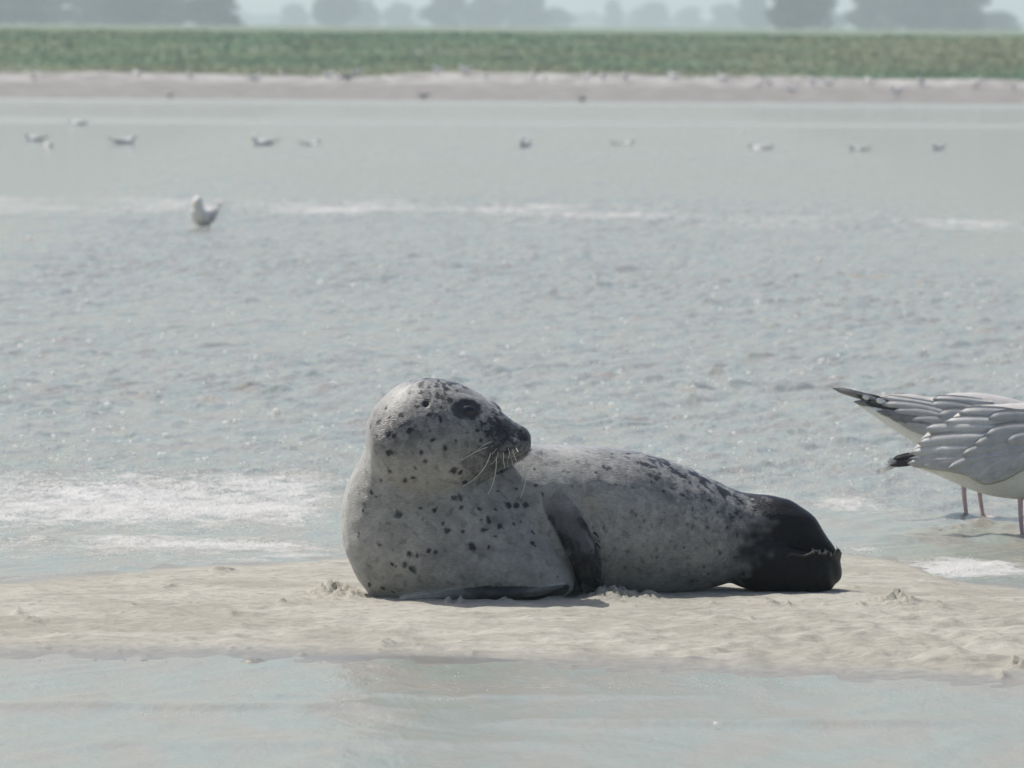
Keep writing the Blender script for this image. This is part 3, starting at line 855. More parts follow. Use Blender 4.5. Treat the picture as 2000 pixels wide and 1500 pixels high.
    for x, y, r in [(360,552,24),(360,665,20),(255,785,16),(280,810,12),(205,885,12),(418,918,28),(545,878,12),(628,888,17),(562,938,12),(178,1020,11),(180,1045,10),(300,1090,18),(120,1145,12),(480,1145,22),(520,1155,16),
        (372,1205,16),(405,1220,9),(455,1210,24),(500,1240,26),(245,1325,18),(325,1345,20),(385,1370,16),(455,715,20),(497,700,15),(310,720,11),(515,640,14),(570,605,16),(548,550,18),(618,470,17),(690,525,20),(740,658,22),(775,672,16),
        (740,815,18),(775,815,22),(725,812,12),(678,965,15),(700,1015,22),(790,1022,14),(595,1130,14),(635,1138,14),(845,1105,28),(940,1112,12),(885,880,16),(898,948,12),(950,950,26),(920,1005,20),(1010,980,18),(1055,860,28),(1105,860,22),
        (1160,860,22),(1092,970,14),(1125,950,12),(985,885,14),(1205,1020,16),(1200,1080,18),(1215,1100,10),(1255,790,14),(1220,750,12),(1300,935,14),(1345,1278,10),(978,1045,8),(390,455,20),(350,440,26),(480,420,22),(340,295,14),
        (715,250,20),(665,285,14),(815,440,12),(785,870,14),(750,480,10),(800,730,18),(995,775,12),(1105,765,10),(1210,650,16),(300,370,26),(360,350,18),(430,330,20),(250,400,16),(520,280,14),(600,330,18),(660,360,16),(560,170,12),
        (640,160,14),(700,180,16),(480,200,10),(880,420,20),(920,380,16),(960,420,18),(1000,400,14),(900,480,16)]:
        spots.append((640 + x / 3, 700 + y / 3, r / 3, 0.85))
    for x, y, r in [(1180,1170,30),(1060,1065,26),(680,1220,20),(980,860,40),(1000,950,45),(900,1160,24)]:
        spots.append((640 + x / 3, 700 + y / 3, r / 3, 0.28))
    for x, y, r in [(515,262,20),(540,270,18),(290,285,16),(315,297,14),(745,255,20),(770,265,16),(670,375,18),(575,365,10),(845,400,18),(672,512,15),(685,530,14),(514,600,14),(522,622,12),(715,595,10),(780,590,8),(1010,495,12),(1030,550,14),(980,585,15),
        (1010,600,14),(1090,600,14),(1165,738,20),(640,735,14),(545,760,9),(805,730,12),(810,765,14),(775,750,7),(635,820,14),(635,935,14),(760,860,9),(880,680,10),(960,715,12),(1070,820,14),(1095,860,12),(1000,900,16),(780,935,14),(470,665,12),(482,690,12),
        (485,735,16),(480,830,14),(1240,770,14),(900,380,16),(1000,350,26),(135,370,12),(165,410,12),(1060,350,20),(940,310,20),(820,300,18),(640,210,18),(380,370,10),(340,375,10),(850,520,8),(960,510,9),(740,565,8),(815,598,6),(1085,500,10),
        (250,240,16),(420,180,14),(560,190,16),(700,240,14),(880,250,14),(1120,400,16),(1180,430,16),(1100,450,14),(950,420,14),(460,600,10),(1250,520,18),(1200,600,16),(1150,520,14),(880,330,14),(780,340,12),(470,290,12),(360,230,12)]:
        spots.append((1000 + x / 2.857, 820 + y / 2.857, r / 2.857, 0.62))
    warp = np.stack([noise3(co[:, 0] * 70, co[:, 1] * 70, co[:, 2] * 70), noise3(co[:, 0] * 70 + 9, co[:, 1] * 70, co[:, 2] * 70 + 4), noise3(co[:, 0] * 70, co[:, 1] * 70 + 8, co[:, 2] * 70)], 1) * 0.0065
    cw = co + warp
    for x, y, r, s_ in spots:
        c, _ = hit(x, y)
        if c is None: continue
        d = np.sqrt(((cw - c) ** 2).sum(1)) / (r * 1.15 * pxm)
        a = np.maximum(a, np.clip(a, 0, .25) + s_ * (1 - sstep(0.45, 1.15, d)))
    # random small spots on the sides one sees less of
    vis = nrm[:, 1] < 0.1
    cell = noise3(co[:, 0] * 32 + 2, co[:, 1] * 32, co[:, 2] * 32)
    a = np.where(vis, a, np.maximum(a, 0.7 * sstep(0.42, 0.55, cell)))
    def patch(x, y, rx, ry, v, soft=0.5):
        nonlocal a
        c, _ = hit(x, y)
        if c is None: return
        q = (cw - c) / np.array([rx * pxm, 60 * pxm, ry * pxm])
        d = np.sqrt((q ** 2).sum(1))
        a = np.maximum(a, v * (1 - sstep(1 - soft, 1 + soft, d)))
    patch(913, 800, 33, 23, 0.97, 0.22)            # round the eye
    patch(832, 787, 9, 9, 0.95, 0.35)
    patch(1026, 848, 20, 18, 0.97, 0.45)
    patch(1005, 862, 30, 26, 0.62, 0.6)
    patch(985, 905, 34, 14, 0.45, 0.7)
    a = np.maximum(a, 0.9 * g_m); a = np.maximum(a, 1.0 * g_n)
    tail_free = 1 - tail
    a = np.clip(a, -0.15, 1)
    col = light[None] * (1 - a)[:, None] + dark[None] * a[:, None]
    warm = np.clip(1 - sstep(1085, 1165, py), 0, 1)
    col[:, 2] *= 0.93 + 0.07 * warm
    stain = np.exp(-((px - 1150) / 26) ** 2 - ((py - 985) / 40) ** 2) * 0.5
    col = col * (1 - stain[:, None]) + col * np.array([0.78, 0.66, 0.50])[None] * stain[:, None]
    tc = np.array([0.004, 0.004, 0.005])
    col = col * (1 - tail[:, None]) + tc[None] * tail[:, None]
    # pale worn rim of the web
    rim_y = np.interp(px, [1535, 1545, 1570, 1583, 1590, 1600, 1608, 1612, 1618, 1623, 1630, 1636, 1643], [1086, 1080, 1084, 1079, 1073, 1074, 1081, 1075, 1074, 1083, 1082, 1070, 1078])
    rim = (1 - sstep(1.5, 3.6, np.abs(py - rim_y - 2))) * (px > 1538) * (co[:, 1] < 20.12) * 0.55 * np.clip(0.7 + nzA, 0, 1)
    col = col * (1 - rim[:, None]) + np.array([.17, .165, .155])[None] * rim[:, None]
    col = col * (1 - 0.42 * fl[:, None])
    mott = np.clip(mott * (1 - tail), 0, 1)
    skin = np.clip(tail + 0.6 * muz + (a > .8), 0, 1)
    rgba = np.concatenate([col, np.ones((n, 1))], 1).astype(np.float32)
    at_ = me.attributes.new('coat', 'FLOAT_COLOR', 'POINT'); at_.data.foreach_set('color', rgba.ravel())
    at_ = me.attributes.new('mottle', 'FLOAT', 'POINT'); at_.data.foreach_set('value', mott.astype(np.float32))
    at_ = me.attributes.new('skin', 'FLOAT', 'POINT'); at_.data.foreach_set('value', skin.astype(np.float32))
    me.polygons.foreach_set('use_smooth', [True] * len(me.polygons))
    me.materials.clear(); me.materials.append(M['coat'])

    base = ground(1150, 1168, 0.02)
    root = empty('seal', base)
    tag(root, 'spotted grey seal lying on the sand bar with its head turned to the right', 'seal')
    inv = -Vector(base)
    me.transform(Matrix.Translation(inv)); me.name = 'body'
    body = bpy.data.objects.new('body', me); COL.objects.link(body); body.parent = root
    tree2 = BVHTree.FromPolygons([Vector(c) for c in co], [tuple(p.vertices) for p in me.polygons])
    def hit2(px, py):
        loc, nn, _, _ = tree2.ray_cast(Vector((0, 0, H)), ray(px, py).normalized())
        return loc, nn
    def child(name, vf, m, smooth=True):
        V = [tuple(Vector(v) + inv) for v in vf[0]]
        return mesh_obj(name, V, vf[1], m, root, smooth)
    c, nn = hit2(916, 800)
    child('eye', sphere(c - nn * .0125, .0205, (1.2, 0.95, .92)), M['eye'])
    # eye of the far side, same head
    c2 = Vector((c.x + .006, 2 * (20.02 + K) - c.y, c.z))
    child('eye', sphere(c2 + Vector((0, -.006, 0)), .0175, (1.15, 0.95, .82)), M['eye'])
    W = [[(1050,760),(960,800),(890,850)], [(1030,818),(900,860),(800,915),(695,972)], [(1035,880),(990,1000),(900,1130),(800,1220),(710,1275)], [(1100,840),(1045,905)],
         [(1115,875),(1090,960),(1030,1028)], [(1095,930),(1085,1100),(1050,1250),(1002,1355)], [(1175,880),(1175,980),(1190,1070)], [(1225,835),(1240,890),(1232,955)], [(1215,960),(1225,1050)],
         [(1270,840),(1310,960),(1335,1010)], [(1310,830),(1340,880)], [(1360,1030),(1325,1135)], [(1415,1050),(1420,1200),(1400,1300),(1365,1400)], [(1380,1040),(1385,1120),(1385,1220)], [(1260,950),(1290,1060)]]
    for i, w in enumerate(W):
        pts = [(780 + x / 5.77, 730 + y / 5.77) for x, y in w]
        c, nn = hit2(*pts[0])
        Y0 = (c.y + .003) if (c is not None and i not in (11, 12, 13)) else 19.78
        out = []
        for k, (x, y) in enumerate(pts):
            t = k / (len(pts) - 1)
            Yk = Y0 - 0.030 * math.sin(t * 1.5) * (1 if i not in (11, 12, 13) else .3)
            c_, _ = hit2(x, y)
            if k and c_ is not None: Yk = min(Yk, c_.y - .004)
            out.append(at(x, y, Yk))
        thick = 1.0 if i in (1, 2, 5, 12) else 0.75
        child('whisker', tube(out, .00105 * thick, .00045, 6, 16), M['whisker'])
    # claws along the ragged edge of the hind flipper
    for x, y, x2, y2, Y in [(1589, 1080, 1587, 1071, 20.02), (1613, 1082, 1611, 1072, 20.04), (1636, 1082, 1634, 1066, 20.09), (1600, 1082, 1601, 1073, 20.03), (1622, 1086, 1623, 1078, 20.06)]:
        child('claw', tube([at(x, y, Y), at((x + x2) / 2 + .8, (y + y2) / 2, Y - .004), at(x2, y2, Y - .003)], .0026, .0006, 6, 8), M['claw'])
    # claws of the fore flipper lying against the belly
    for x, y in [(1166, 1040), (1170, 1062), (1171, 1085), (1172, 1108), (1170, 1130)]:
        c, nn = hit2(x - 6, y)
        if c is None: continue
        child('claw', tube([c, at(x, y + 5, c.y - .005), at(x + 3, y + 11, c.y + .003)], .0032, .0008, 6, 8), M['dark_claw'])
    return root

# ------------------------------------------------------------------ gulls
def project_feather(tree, root_px, tip_px, w, lift, Yd, n=12, k=7, curve=0.0, thick=.0012, cup=.016):
    """a feather: a cupped leaf-shaped vane lying on the wing under it"""
    A = np.array(root_px, float); B = np.array(tip_px, float)
    d = (B - A); L = np.hypot(*d); d /= L; s = np.array([-d[1], d[0]])
    V = []; Fs = []
    def depth(p):
        loc, nn, _, _ = tree.ray_cast(Vector((0, 0, H)), ray(p[0], p[1]).normalized())
        return loc.y if loc is not None else None
    last = None
    ys = []
    for i in range(n):
        t = i / (n - 1); dd = depth(A + d * L * t)
        ys.append(dd)
    good = [v for v in ys if v is not None] or [Yd]
    ys = [v if v is not None else good[-1] for v in ys]
    ys = np.convolve(np.pad(ys, 2, mode='edge'), np.ones(5) / 5, 'valid')
    for layer in (0, 1):
        for i in range(n):
            t = i / (n - 1)
            wid = w * (0.15 + 0.85 * math.sin(min(1, t * 1.7) * math.pi / 2)) * math.sqrt(max(0.0, 1 - max(0, (t - 0.62) / 0.38) ** 2.2) + 0.004)
            for j in range(k):
                v = (j / (k - 1)) * 2 - 1
                p = A + d * L * t + s * wid * v + s * curve * math.sin(t * math.pi)
                Y = ys[i] - (0.65 * lift * (0.25 + 0.75 * t)) + cup * v * v + (thick if layer else 0)
                V.append(tuple(at(p[0], p[1], Y)))
    N = n * k
    for layer in (0, 1):
        for i in range(n - 1):
            for j in range(k - 1):
                a = layer * N + i * k + j
                q = (a, a + 1, a + 1 + k, a + k)
                Fs.append(q if layer else q[::-1])
    ring = [i * k for i in range(n)] + [(n - 1) * k + j for j in range(1, k)] + [i * k + k - 1 for i in range(n - 2, -1, -1)] + [j for j in range(k - 2, 0, -1)]
    for q in range(len(ring)):
        a, b = ring[q], ring[(q + 1) % len(ring)]
        Fs.append((a, b, b + N, a + N))
    return V, Fs

def web_foot(c, yaw, s):
    V = [Vector((0, 0, .012)) * s]
    for a in (-0.5, 0, 0.5):
        V.append(Vector((math.cos(a) * .055, math.sin(a) * .055, .002)) * s)
    V += [Vector((-.012, 0, .002)) * s]
    V2 = [v - Vector((0, 0, .004)) * s for v in V]
    R = Matrix.Rotation(yaw, 3, 'Z')
    allv = [R @ v + Vector(c) for v in V + V2]
    Fs = [(0, 1, 2), (0, 2, 3), (0, 3, 4), (0, 4, 1), (5, 7, 6), (5, 8, 7), (5, 9, 8), (5, 6, 9), (1, 6, 7, 2), (2, 7, 8, 3), (3, 8, 9, 4), (4, 9, 6, 1)]
    return allv, Fs

def near_gull(Y, feet, body_tab, head, beak, wing_tab, feathers, legs, label):
    base = Vector((at(*feet[0], Y).x, Y, 0.0))
    root = empty('gull', base)
    tag(root, label, 'gull', 'gulls standing in the shallows beside the seal')
    inv = -base
    def child(name, vf, m, par=None, smooth=True):
        V = [tuple(Vector(v) + inv) for v in vf[0]]
        o = mesh_obj(name, V, vf[1], m, par or root, smooth)
        return o
    bodyv = loft_x([r + (Y,) for r in body_tab], n=40, m=60, e=2.1)
    neck = loft_path(head['neck'], n=30, m=24)
    hd = sphere(at(*head['c'], Y), head['r'] / S(Y), (1.18, .92, 1.0), 28, 18)
    me = remeshed([bodyv, neck, hd], 0.005, 0); lap(me, 14)
    me.name = 'body'; me.transform(Matrix.Translation(inv)); me.materials.clear(); me.materials.append(M['white'])
    me.polygons.foreach_set('use_smooth', [True] * len(me.polygons))
    b = bpy.data.objects.new('body', me); COL.objects.link(b); b.parent = root
    # wings: shells over the body
    T = np.array(wing_tab, float)
    wings = []
    for sgn in (-1, 1):
        q = np.linspace(T[0, 0], T[-1, 0], 50)
        top, bot, hw = [cr(T[:, k], T[:, 0], q) for k in (1, 2, 3)]
        V, Fs = [], []
        nn = 22
        for layer in (0, 1):
            for i in range(50):
                for j in range(nn):
                    th = j / (nn - 1) * math.pi * 0.58
                    sc = 1 - 0.06 * layer
                    yo = math.sin(th) * hw[i] * sc / S(Y)
                    pyv = bot[i] - (bot[i] - top[i]) * (0.5 + 0.5 * math.cos(th * 1.72)) 
                    if layer: pyv += 2.5
                    p = at(q[i], pyv, Y); V.append((p.x, Y + sgn * yo, p.z))
        N = 50 * nn
        for layer in (0, 1):
            for i in range(49):
                for j in range(nn - 1):
                    a = layer * N + i * nn + j
                    Fs.append((a, a + 1, a + 1 + nn, a + nn) if (layer == 0) == (sgn < 0) else (a + nn, a + nn + 1, a + 1, a))
        ring = [i * nn for i in range(50)] + [49 * nn + j for j in range(1, nn)] + [i * nn + nn - 1 for i in range(48, -1, -1)] + [j for j in range(nn - 2, 0, -1)]
        for k in range(len(ring)):
            a, c = ring[k], ring[(k + 1) % len(ring)]; Fs.append((a, c, c + N, a + N))
        w = child('wing', (V, Fs), M['grey']); wings.append((w, V, Fs))
    tr = BVHTree.FromPolygons([Vector(v) for v in wings[0][1]], wings[0][2])
    near = wings[0][0]; farw = wings[1][0]
    for name, r, t, w, lift, m, curve, mirror in feathers:
        vf = project_feather(tr, r, t, w, lift, Y, curve=curve, cup={'grey_edge': .014, 'white': .004, 'black': .007, 'brown': .008}.get(m, .014))
        child(name, vf, M[m], near)
        if mirror and m != 'grey_edge':
            child(name, ([(v[0], 2 * Y - v[1], v[2]) for v in vf[0]], [f[::-1] for f in vf[1]]), M[m], farw)
    for (x0, y0, x1, y1), (yo, zf) in legs:
        p0 = at(x0, y0, Y + yo); p1 = at(x1, y1, Y + yo)
        p2 = Vector((p1.x + .002, p1.y, zf))
        leg = child('leg', tube([p0 + Vector((0, 0, .05)), p0, (p0 + p1) / 2 + Vector((-.002, 0, 0)), p2], .0085, .0058, 10, 16), M['pink'])
        child('foot', web_foot(p2, 0.1, 1.2), M['pink'], leg)
    bk = beak
    child('beak', loft_path([(bk[0][0], bk[0][1], 10, 8, Y), ((bk[0][0] + bk[1][0]) / 2, (bk[0][1] + bk[1][1]) / 2 - 1, 9, 6, Y), (bk[1][0], bk[1][1], 3, 2, Y)], 14, 10), M['beak'])
    for sg in (-1, 1):
        c = at(head['c'][0] + 12, head['c'][1] - 6, Y); c.y += sg * head['r'] * .86 / S(Y)
        child('eye', sphere(c, .0055, seg=12, rings=8), M['eye'])
    return root

def build_near_gulls():
    Y = F * (H + .02) / (1057 - 50)
    body = [(1762, 890, 903, 10), (1790, 878, 914, 26), (1830, 856, 928, 42), (1870, 836, 946, 56), (1920, 820, 965, 68), (1970, 808, 974, 76), (2020, 804, 977, 80), (2080, 808, 968, 76), (2130, 818, 945, 64), (2165, 835, 915, 46), (2185, 855, 890, 20)]
    wing = [(1780, 884, 905, 16), (1810, 846, 912, 44), (1850, 824, 916, 62), (1880, 800, 922, 74), (1920, 792, 940, 86), (1960, 789, 930, 90), (2000, 787, 908, 90), (2060, 790, 890, 86), (2110, 802, 870, 70), (2140, 818, 850, 45)]
    fe = [('feather', (1840, 893), (1737, 909), 7, .004, 'black', 0, True), ('feather', (1830, 884), (1745, 897), 7, .006, 'black', 0, True),
          ('feather', (1750, 909), (1729, 913), 6, .020, 'white', 0, False), ('feather', (1752, 899), (1733, 901), 5.5, .022, 'white', 0, False),
          ('feather', (1900, 895), (1772, 905), 12, .008, 'grey', 0, True), ('feather', (1935, 898), (1800, 911), 12, .004, 'grey', 2, False),
          ('feather', (1965, 888), (1850, 916), 15, .010, 'grey', 3, True), ('feather', (1985, 892), (1880, 926), 16, .007, 'grey', 3, False), ('feather', (2005, 886), (1906, 938), 17, .010, 'grey', 3, True),
          ('feather', (2030, 876), (1940, 936), 18, .006, 'grey', 3, False), ('feather', (2050, 870), (1975, 918), 18, .010, 'grey', 3, True), ('feather', (2080, 862), (2005, 900), 18, .006, 'grey', 3, False),
          ('feather', (1925, 872), (1778, 884), 14, .016, 'grey_edge', -3, True), ('feather', (1950, 850), (1792, 866), 17, .022, 'grey_edge', -3, True), ('feather', (1985, 862), (1880, 888), 16, .018, 'grey', -2, False),
          ('feather', (1960, 834), (1806, 838), 17, .028, 'grey_edge', -4, True), ('feather', (2010, 850), (1905, 868), 17, .020, 'grey', 0, True), ('feather', (1985, 822), (1845, 824), 14, .032, 'grey_edge', -3, True),
          ('feather', (2040, 835), (1925, 850), 18, .024, 'grey', 0, False), ('feather', (2010, 806), (1872, 806), 16, .030, 'grey_edge', -3, True), ('feather', (2060, 815), (1930, 818), 20, .026, 'grey', -2, False), ('feather', (2080, 850), (1965, 862), 18, .018, 'grey', 0, False)]
    near_gull(Y, [(1997, 1057)], body,
              {'neck': [(2120, 860, 60, 52, Y), (2165, 830, 42, 40, Y), (2185, 795, 34, 34, Y), (2195, 765, 32, 32, Y)], 'c': (2198, 758), 'r': 36}, ((2228, 762), (2285, 774)), wing, fe,
              [((1993, 968, 1997, 1052), (-.03, -.012)), ((2035, 968, 2042, 1048), (.05, -.012))],
              'grey winged white gull at the right edge, the nearer one, with its wingtip low')
    Y = F * (H + .01) / (1010 - 50)
    body = [(1672, 782, 790, 6), (1700, 786, 808, 16), (1740, 785, 836, 28), (1780, 784, 862, 42), (1820, 784, 890, 54), (1860, 782, 922, 62), (1900, 780, 948, 66), (1940, 783, 958, 66), (1980, 792, 950, 62), (2020, 806, 930, 50), (2050, 830, 910, 34), (2062, 850, 890, 15)]
    wing = [(1700, 777, 796, 12), (1740, 771, 815, 30), (1780, 770, 838, 48), (1820, 776, 850, 62), (1860, 768, 862, 72), (1900, 767, 880, 76), (1950, 773, 885, 76), (2000, 786, 880, 68), (2040, 808, 870, 50)]
    fe = [('feather', (1780, 803), (1627, 759), 7, .002, 'brown', 2, True), ('feather', (1790, 800), (1652, 766), 7, .006, 'black', 1, True), ('feather', (1790, 808), (1668, 785), 7, .004, 'brown', 2, True),
          ('feather', (1770, 796), (1672, 772), 8, .010, 'black', 0, True), ('feather', (1780, 805), (1690, 786), 8, .013, 'black', 0, False),
          ('feather', (1703, 780), (1684, 774), 4.5, .036, 'white', 0, False), ('feather', (1732, 786), (1711, 781), 5.5, .040, 'white', 0, False), ('feather', (1676, 771), (1661, 766), 3, .020, 'white', 0, False),
          ('feather', (1830, 838), (1712, 803), 9, .006, 'brown', 4, True), ('feather', (1850, 845), (1735, 812), 11, .009, 'brown', 4, False), ('feather', (1870, 850), (1765, 828), 12, .006, 'grey', 4, True),
          ('feather', (1880, 815), (1722, 790), 14, .014, 'grey', 2, True), ('feather', (1880, 825), (1745, 803), 14, .011, 'grey', 3, False), ('feather', (1890, 838), (1780, 820), 15, .009, 'grey', 3, False),
          ('feather', (1900, 800), (1722, 776), 12, .018, 'grey_edge', -5, True), ('feather', (1920, 800), (1815, 792), 16, .018, 'grey', -2, False), ('feather', (1940, 785), (1822, 779), 12, .022, 'grey_edge', -3, True), ('feather', (1950, 815), (1830, 812), 18, .014, 'grey', 0, False),
          ('feather', (1960, 840), (1845, 838), 20, .010, 'grey', 2, False)]
    near_gull(Y, [(1900, 1010)], body,
              {'neck': [(2010, 870, 55, 46, Y), (2050, 880, 38, 36, Y), (2080, 895, 30, 30, Y), (2095, 905, 30, 30, Y)], 'c': (2100, 905), 'r': 34}, ((2122, 925), (2150, 965)), wing, fe,
              [((1882, 942, 1888, 1008), (-.03, -.012)), ((1912, 945, 1920, 1006), (.04, -.012))],
              'gull behind the nearer one, black wingtip with white dots pointing up left')

# small gulls, in their own axes: x towards the beak
def loft_local(tab, n=20, e=2.0):
    rings = []
    T = np.array(tab, float)
    tq = T[0, 0] + (T[-1, 0] - T[0, 0]) * (0.5 - 0.5 * np.cos(np.linspace(0, math.pi, 22)))
    zc, rz, ry = [cr(T[:, k], T[:, 0], tq) for k in (1, 2, 3)]
    for i in range(22):
        rings.append(ellipse_ring((tq[i], 0, zc[i]), (0, ry[i], 0), (0, 0, rz[i]), n, e))
    return skin_rings(rings)

def small_gull_meshes(stand):
    b = 0.11 if stand else 0.0
    P = []
    bodyv = loft_local([(-.19, .085 + b, .006, .02), (-.14, .075 + b, .022, .035), (-.06, .055 + b, .055, .062), (.03, .05 + b, .066, .07), (.11, .062 + b, .058, .06), (.155, .09 + b, .035, .035), (.17, .10 + b, .01, .01)])
    hz = .155 if stand else .145
    hd = loft_local([(.105, hz + b, .006, .006), (.115, hz + b, .028, .026), (.145, hz + .004 + b, .037, .032), (.175, hz + b, .028, .024), (.19, hz - .004 + b, .008, .008)], 16)
    nk = tube([(.10, 0, .07 + b), (.13, 0, .11 + b), (.142, 0, hz + b)], .05, .032, 14, 8)
    P.append(('body', merge([bodyv, hd, nk]), 'white'))
    for sg in (-1, 1):
        V, Fs = [], []
        n, k = 16, 8
        for layer in (0, 1):
            for i in range(n):
                t = i / (n - 1); x = -.245 + t * .36
                wdt = math.sin(min(1, t * 1.25) * math.pi * .5) * (1 - max(0, (t - .8) / .2) ** 2 * .6)
                for j in range(k):
                    v = j / (k - 1)
                    V.append((x, sg * (.008 + .076 * wdt * math.sin(v * math.pi * .55)) * (1 - .06 * layer), b + .118 - .002 * layer - .02 * abs(t - .55) * 2 + .025 * (1 - t) ** 3 * 1.5 - .085 * wdt * (v ** 2) * (0.5 + .5 * t)))
        N = n * k
        for layer in (0, 1):
            for i in range(n - 1):
                for j in range(k - 1):
                    a = layer * N + i * k + j; Fs.append((a, a + 1, a + 1 + k, a + k))
        for i in range(n - 1): Fs.append((i * k + k - 1, (i + 1) * k + k - 1, N + (i + 1) * k + k - 1, N + i * k + k - 1))
        P.append(('wing', (V, Fs), 'grey_edge'))
        tipv = loft_local([(-.275, .132 + b, .002, .003), (-.255, .128 + b, .006, .010), (-.225, .120 + b, .008, .016), (-.19, .112 + b, .006, .012)], 10)
        P.append(('wing_tip', ([(v[0], v[1] + sg * .014, v[2]) for v in tipv[0]], tipv[1]), 'black'))
    P.append(('tail', loft_local([(-.245, .09 + b, .004, .03), (-.20, .088 + b, .008, .028), (-.13, .08 + b, .014, .022)], 14), 'white'))
    P.append(('beak', loft_local([(.18, hz - .004 + b, .010, .008), (.205, hz - .006 + b, .008, .006), (.23, hz - .012 + b, .002, .002)], 8), 'beak'))
    if stand:
        for sg in (-1, 1):
            P.append(('leg', tube([(.0, sg * .028, .12), (.004, sg * .028, .06), (.0, sg * .028, .0)], .006, .0045, 8, 8), 'pink'))
    else:
        pass
    return P

def make_small_gull(stand, label, group):
    root = empty('gull', (0, 0, 0))
    tag(root, label, 'gull', group)
    for nm, (V, Fs), m in small_gull_meshes(stand):
        mesh_obj(nm, V, Fs, M[m], root)
    return root

def copy_tree(o, parent=None):
    c = o.copy(); COL.objects.link(c)
    if parent is not None: c.parent = parent
    for ch in list(o.children): copy_tree(ch, c)
    return c

def build_small_gulls():
    fl = 'gulls floating on the far water'
    proto = None
    #  px, waterline py, heading, scale, dz, label
    L = [(400, 446, math.radians(252), 1.05, -.085, 'white breasted gull sitting in the foam line, nearest of the far gulls'),
         (68, 274, math.radians(170), .9, -.03, 'grey backed floating gull at the far left, partly behind a whiter one'),
         (95, 286, math.radians(290), .7, -.03, 'whitish floating gull at the far left, in front of a grey backed one'),
         (150, 243, math.radians(160), .95, -.04, 'small grey gull highest up on the left, farther out than its neighbours'),
         (242, 280, math.radians(10), 1.0, -.03, 'floating gull with a raised pale head, third from the left in its row'),
         (515, 284, math.radians(185), 1.0, -.02, 'dark winged floating gull with raised wingtips left of the middle'),
         (607, 283, math.radians(20), .8, -.04, 'faint pale floating gull just right of the dark winged one'),
         (1025, 288, math.radians(250), 1.0, -.01, 'upright white floating gull near the middle of the far water'),
         (1218, 282, math.radians(15), .85, -.05, 'low flat grey floating gull right of the upright white one'),
         (1482, 292, math.radians(165), .95, -.045, 'pale grey floating gull, third from the right'),
         (1677, 293, math.radians(195), .82, -.04, 'darkest small floating gull, second from the right'),
         (1832, 291, math.radians(230), .75, -.02, 'small white floating gull, rightmost on the far water')]
    for i, (px, py, hd, sc, dz, lab) in enumerate(L):
        if i == 0: o = make_small_gull(True, lab, fl)
        else:
            o = copy_tree(proto) if proto else make_small_gull(False, lab, fl)
            proto = proto or o; sc *= .78
        g = ground(px, py)
        o.location = (g.x, g.y, dz); o.rotation_euler = (0, 0, hd); o.scale = (sc,) * 3
        o['label'] = lab
    st = None
    gb = 'white gulls resting on the far beach'
    B = [(372, 156), (497, 165), (548, 152), (640, 157), (662, 160), (700, 150), (855, 150), (910, 148), (950, 158), (1040, 158), (1064, 160), (1145, 158), (1178, 163), (1222, 163), (1318, 160), (1415, 165),
         (1480, 172), (1502, 170), (1588, 170), (1620, 172), (1700, 170), (1752, 190), (1800, 173), (1905, 174), (1980, 178), (270, 155), (65, 158), (1545, 184)]
    rr = random.Random(3)
    B.sort()
    ORD = 'leftmost second third fourth fifth sixth seventh eighth ninth tenth eleventh twelfth thirteenth fourteenth fourteenth thirteenth twelfth eleventh tenth ninth eighth seventh sixth fifth fourth third second rightmost'.split()
    for i, (px, py) in enumerate(B):
        o = copy_tree(st) if st else make_small_gull(True, '', gb)
        if st is None: st = o
        # walk down the ray to the beach
        r = ray(px, py); t = 150 / r.y
        for _ in range(400):
            p = Vector((0, 0, H)) + r * t
            z = float(bank_h(np.array([p.x]), np.array([p.y]))[0][0])
            if p.z <= z: break
            t += 0.06 / r.y
        o.location = (p.x, p.y, z - .005); o.rotation_euler = (0, 0, rr.uniform(0, 6.28)); s = rr.uniform(.55, .85); o.scale = (s,) * 3
        half = 'left' if i < 14 else 'right'
        o['label'] = ('%s of the small white gulls on the far beach' % ORD[i]) if i in (0, 27) else 'small white gull on the far beach, %s of them counted from the %s' % (ORD[i], half)
    dk = 'dark birds at the far waterline'
    for i, (px, py, hd, lab) in enumerate([(332, 196, 2.0, 'small dark bird at the far waterline on the left'), (828, 197, 3.4, 'small dark bird at the far waterline left of the middle'), (1137, 206, 1.0, 'small dark bird at the far waterline right of the middle'), (677, 164, .5, 'dark grey bird standing on the far beach beside white gulls')]):
        root = empty('wader', (0, 0, 0)); tag(root, lab, 'bird', dk)
        for nm, (V, Fs), m in small_gull_meshes(True):
            mesh_obj(nm, V, Fs, M['grey'] if nm == 'body' else M['brown'], root)
        r = ray(px, py); t = 150 / r.y
        for _ in range(400):
            p = Vector((0, 0, H)) + r * t
            z = float(bank_h(np.array([p.x]), np.array([p.y]))[0][0]); z = max(z, -.03)
            if p.z <= z: break
            t += 0.06 / r.y
        root.location = (p.x, p.y, z); root.rotation_euler = (0, 0, hd); root.scale = (.6 if i < 3 else .9,) * 3

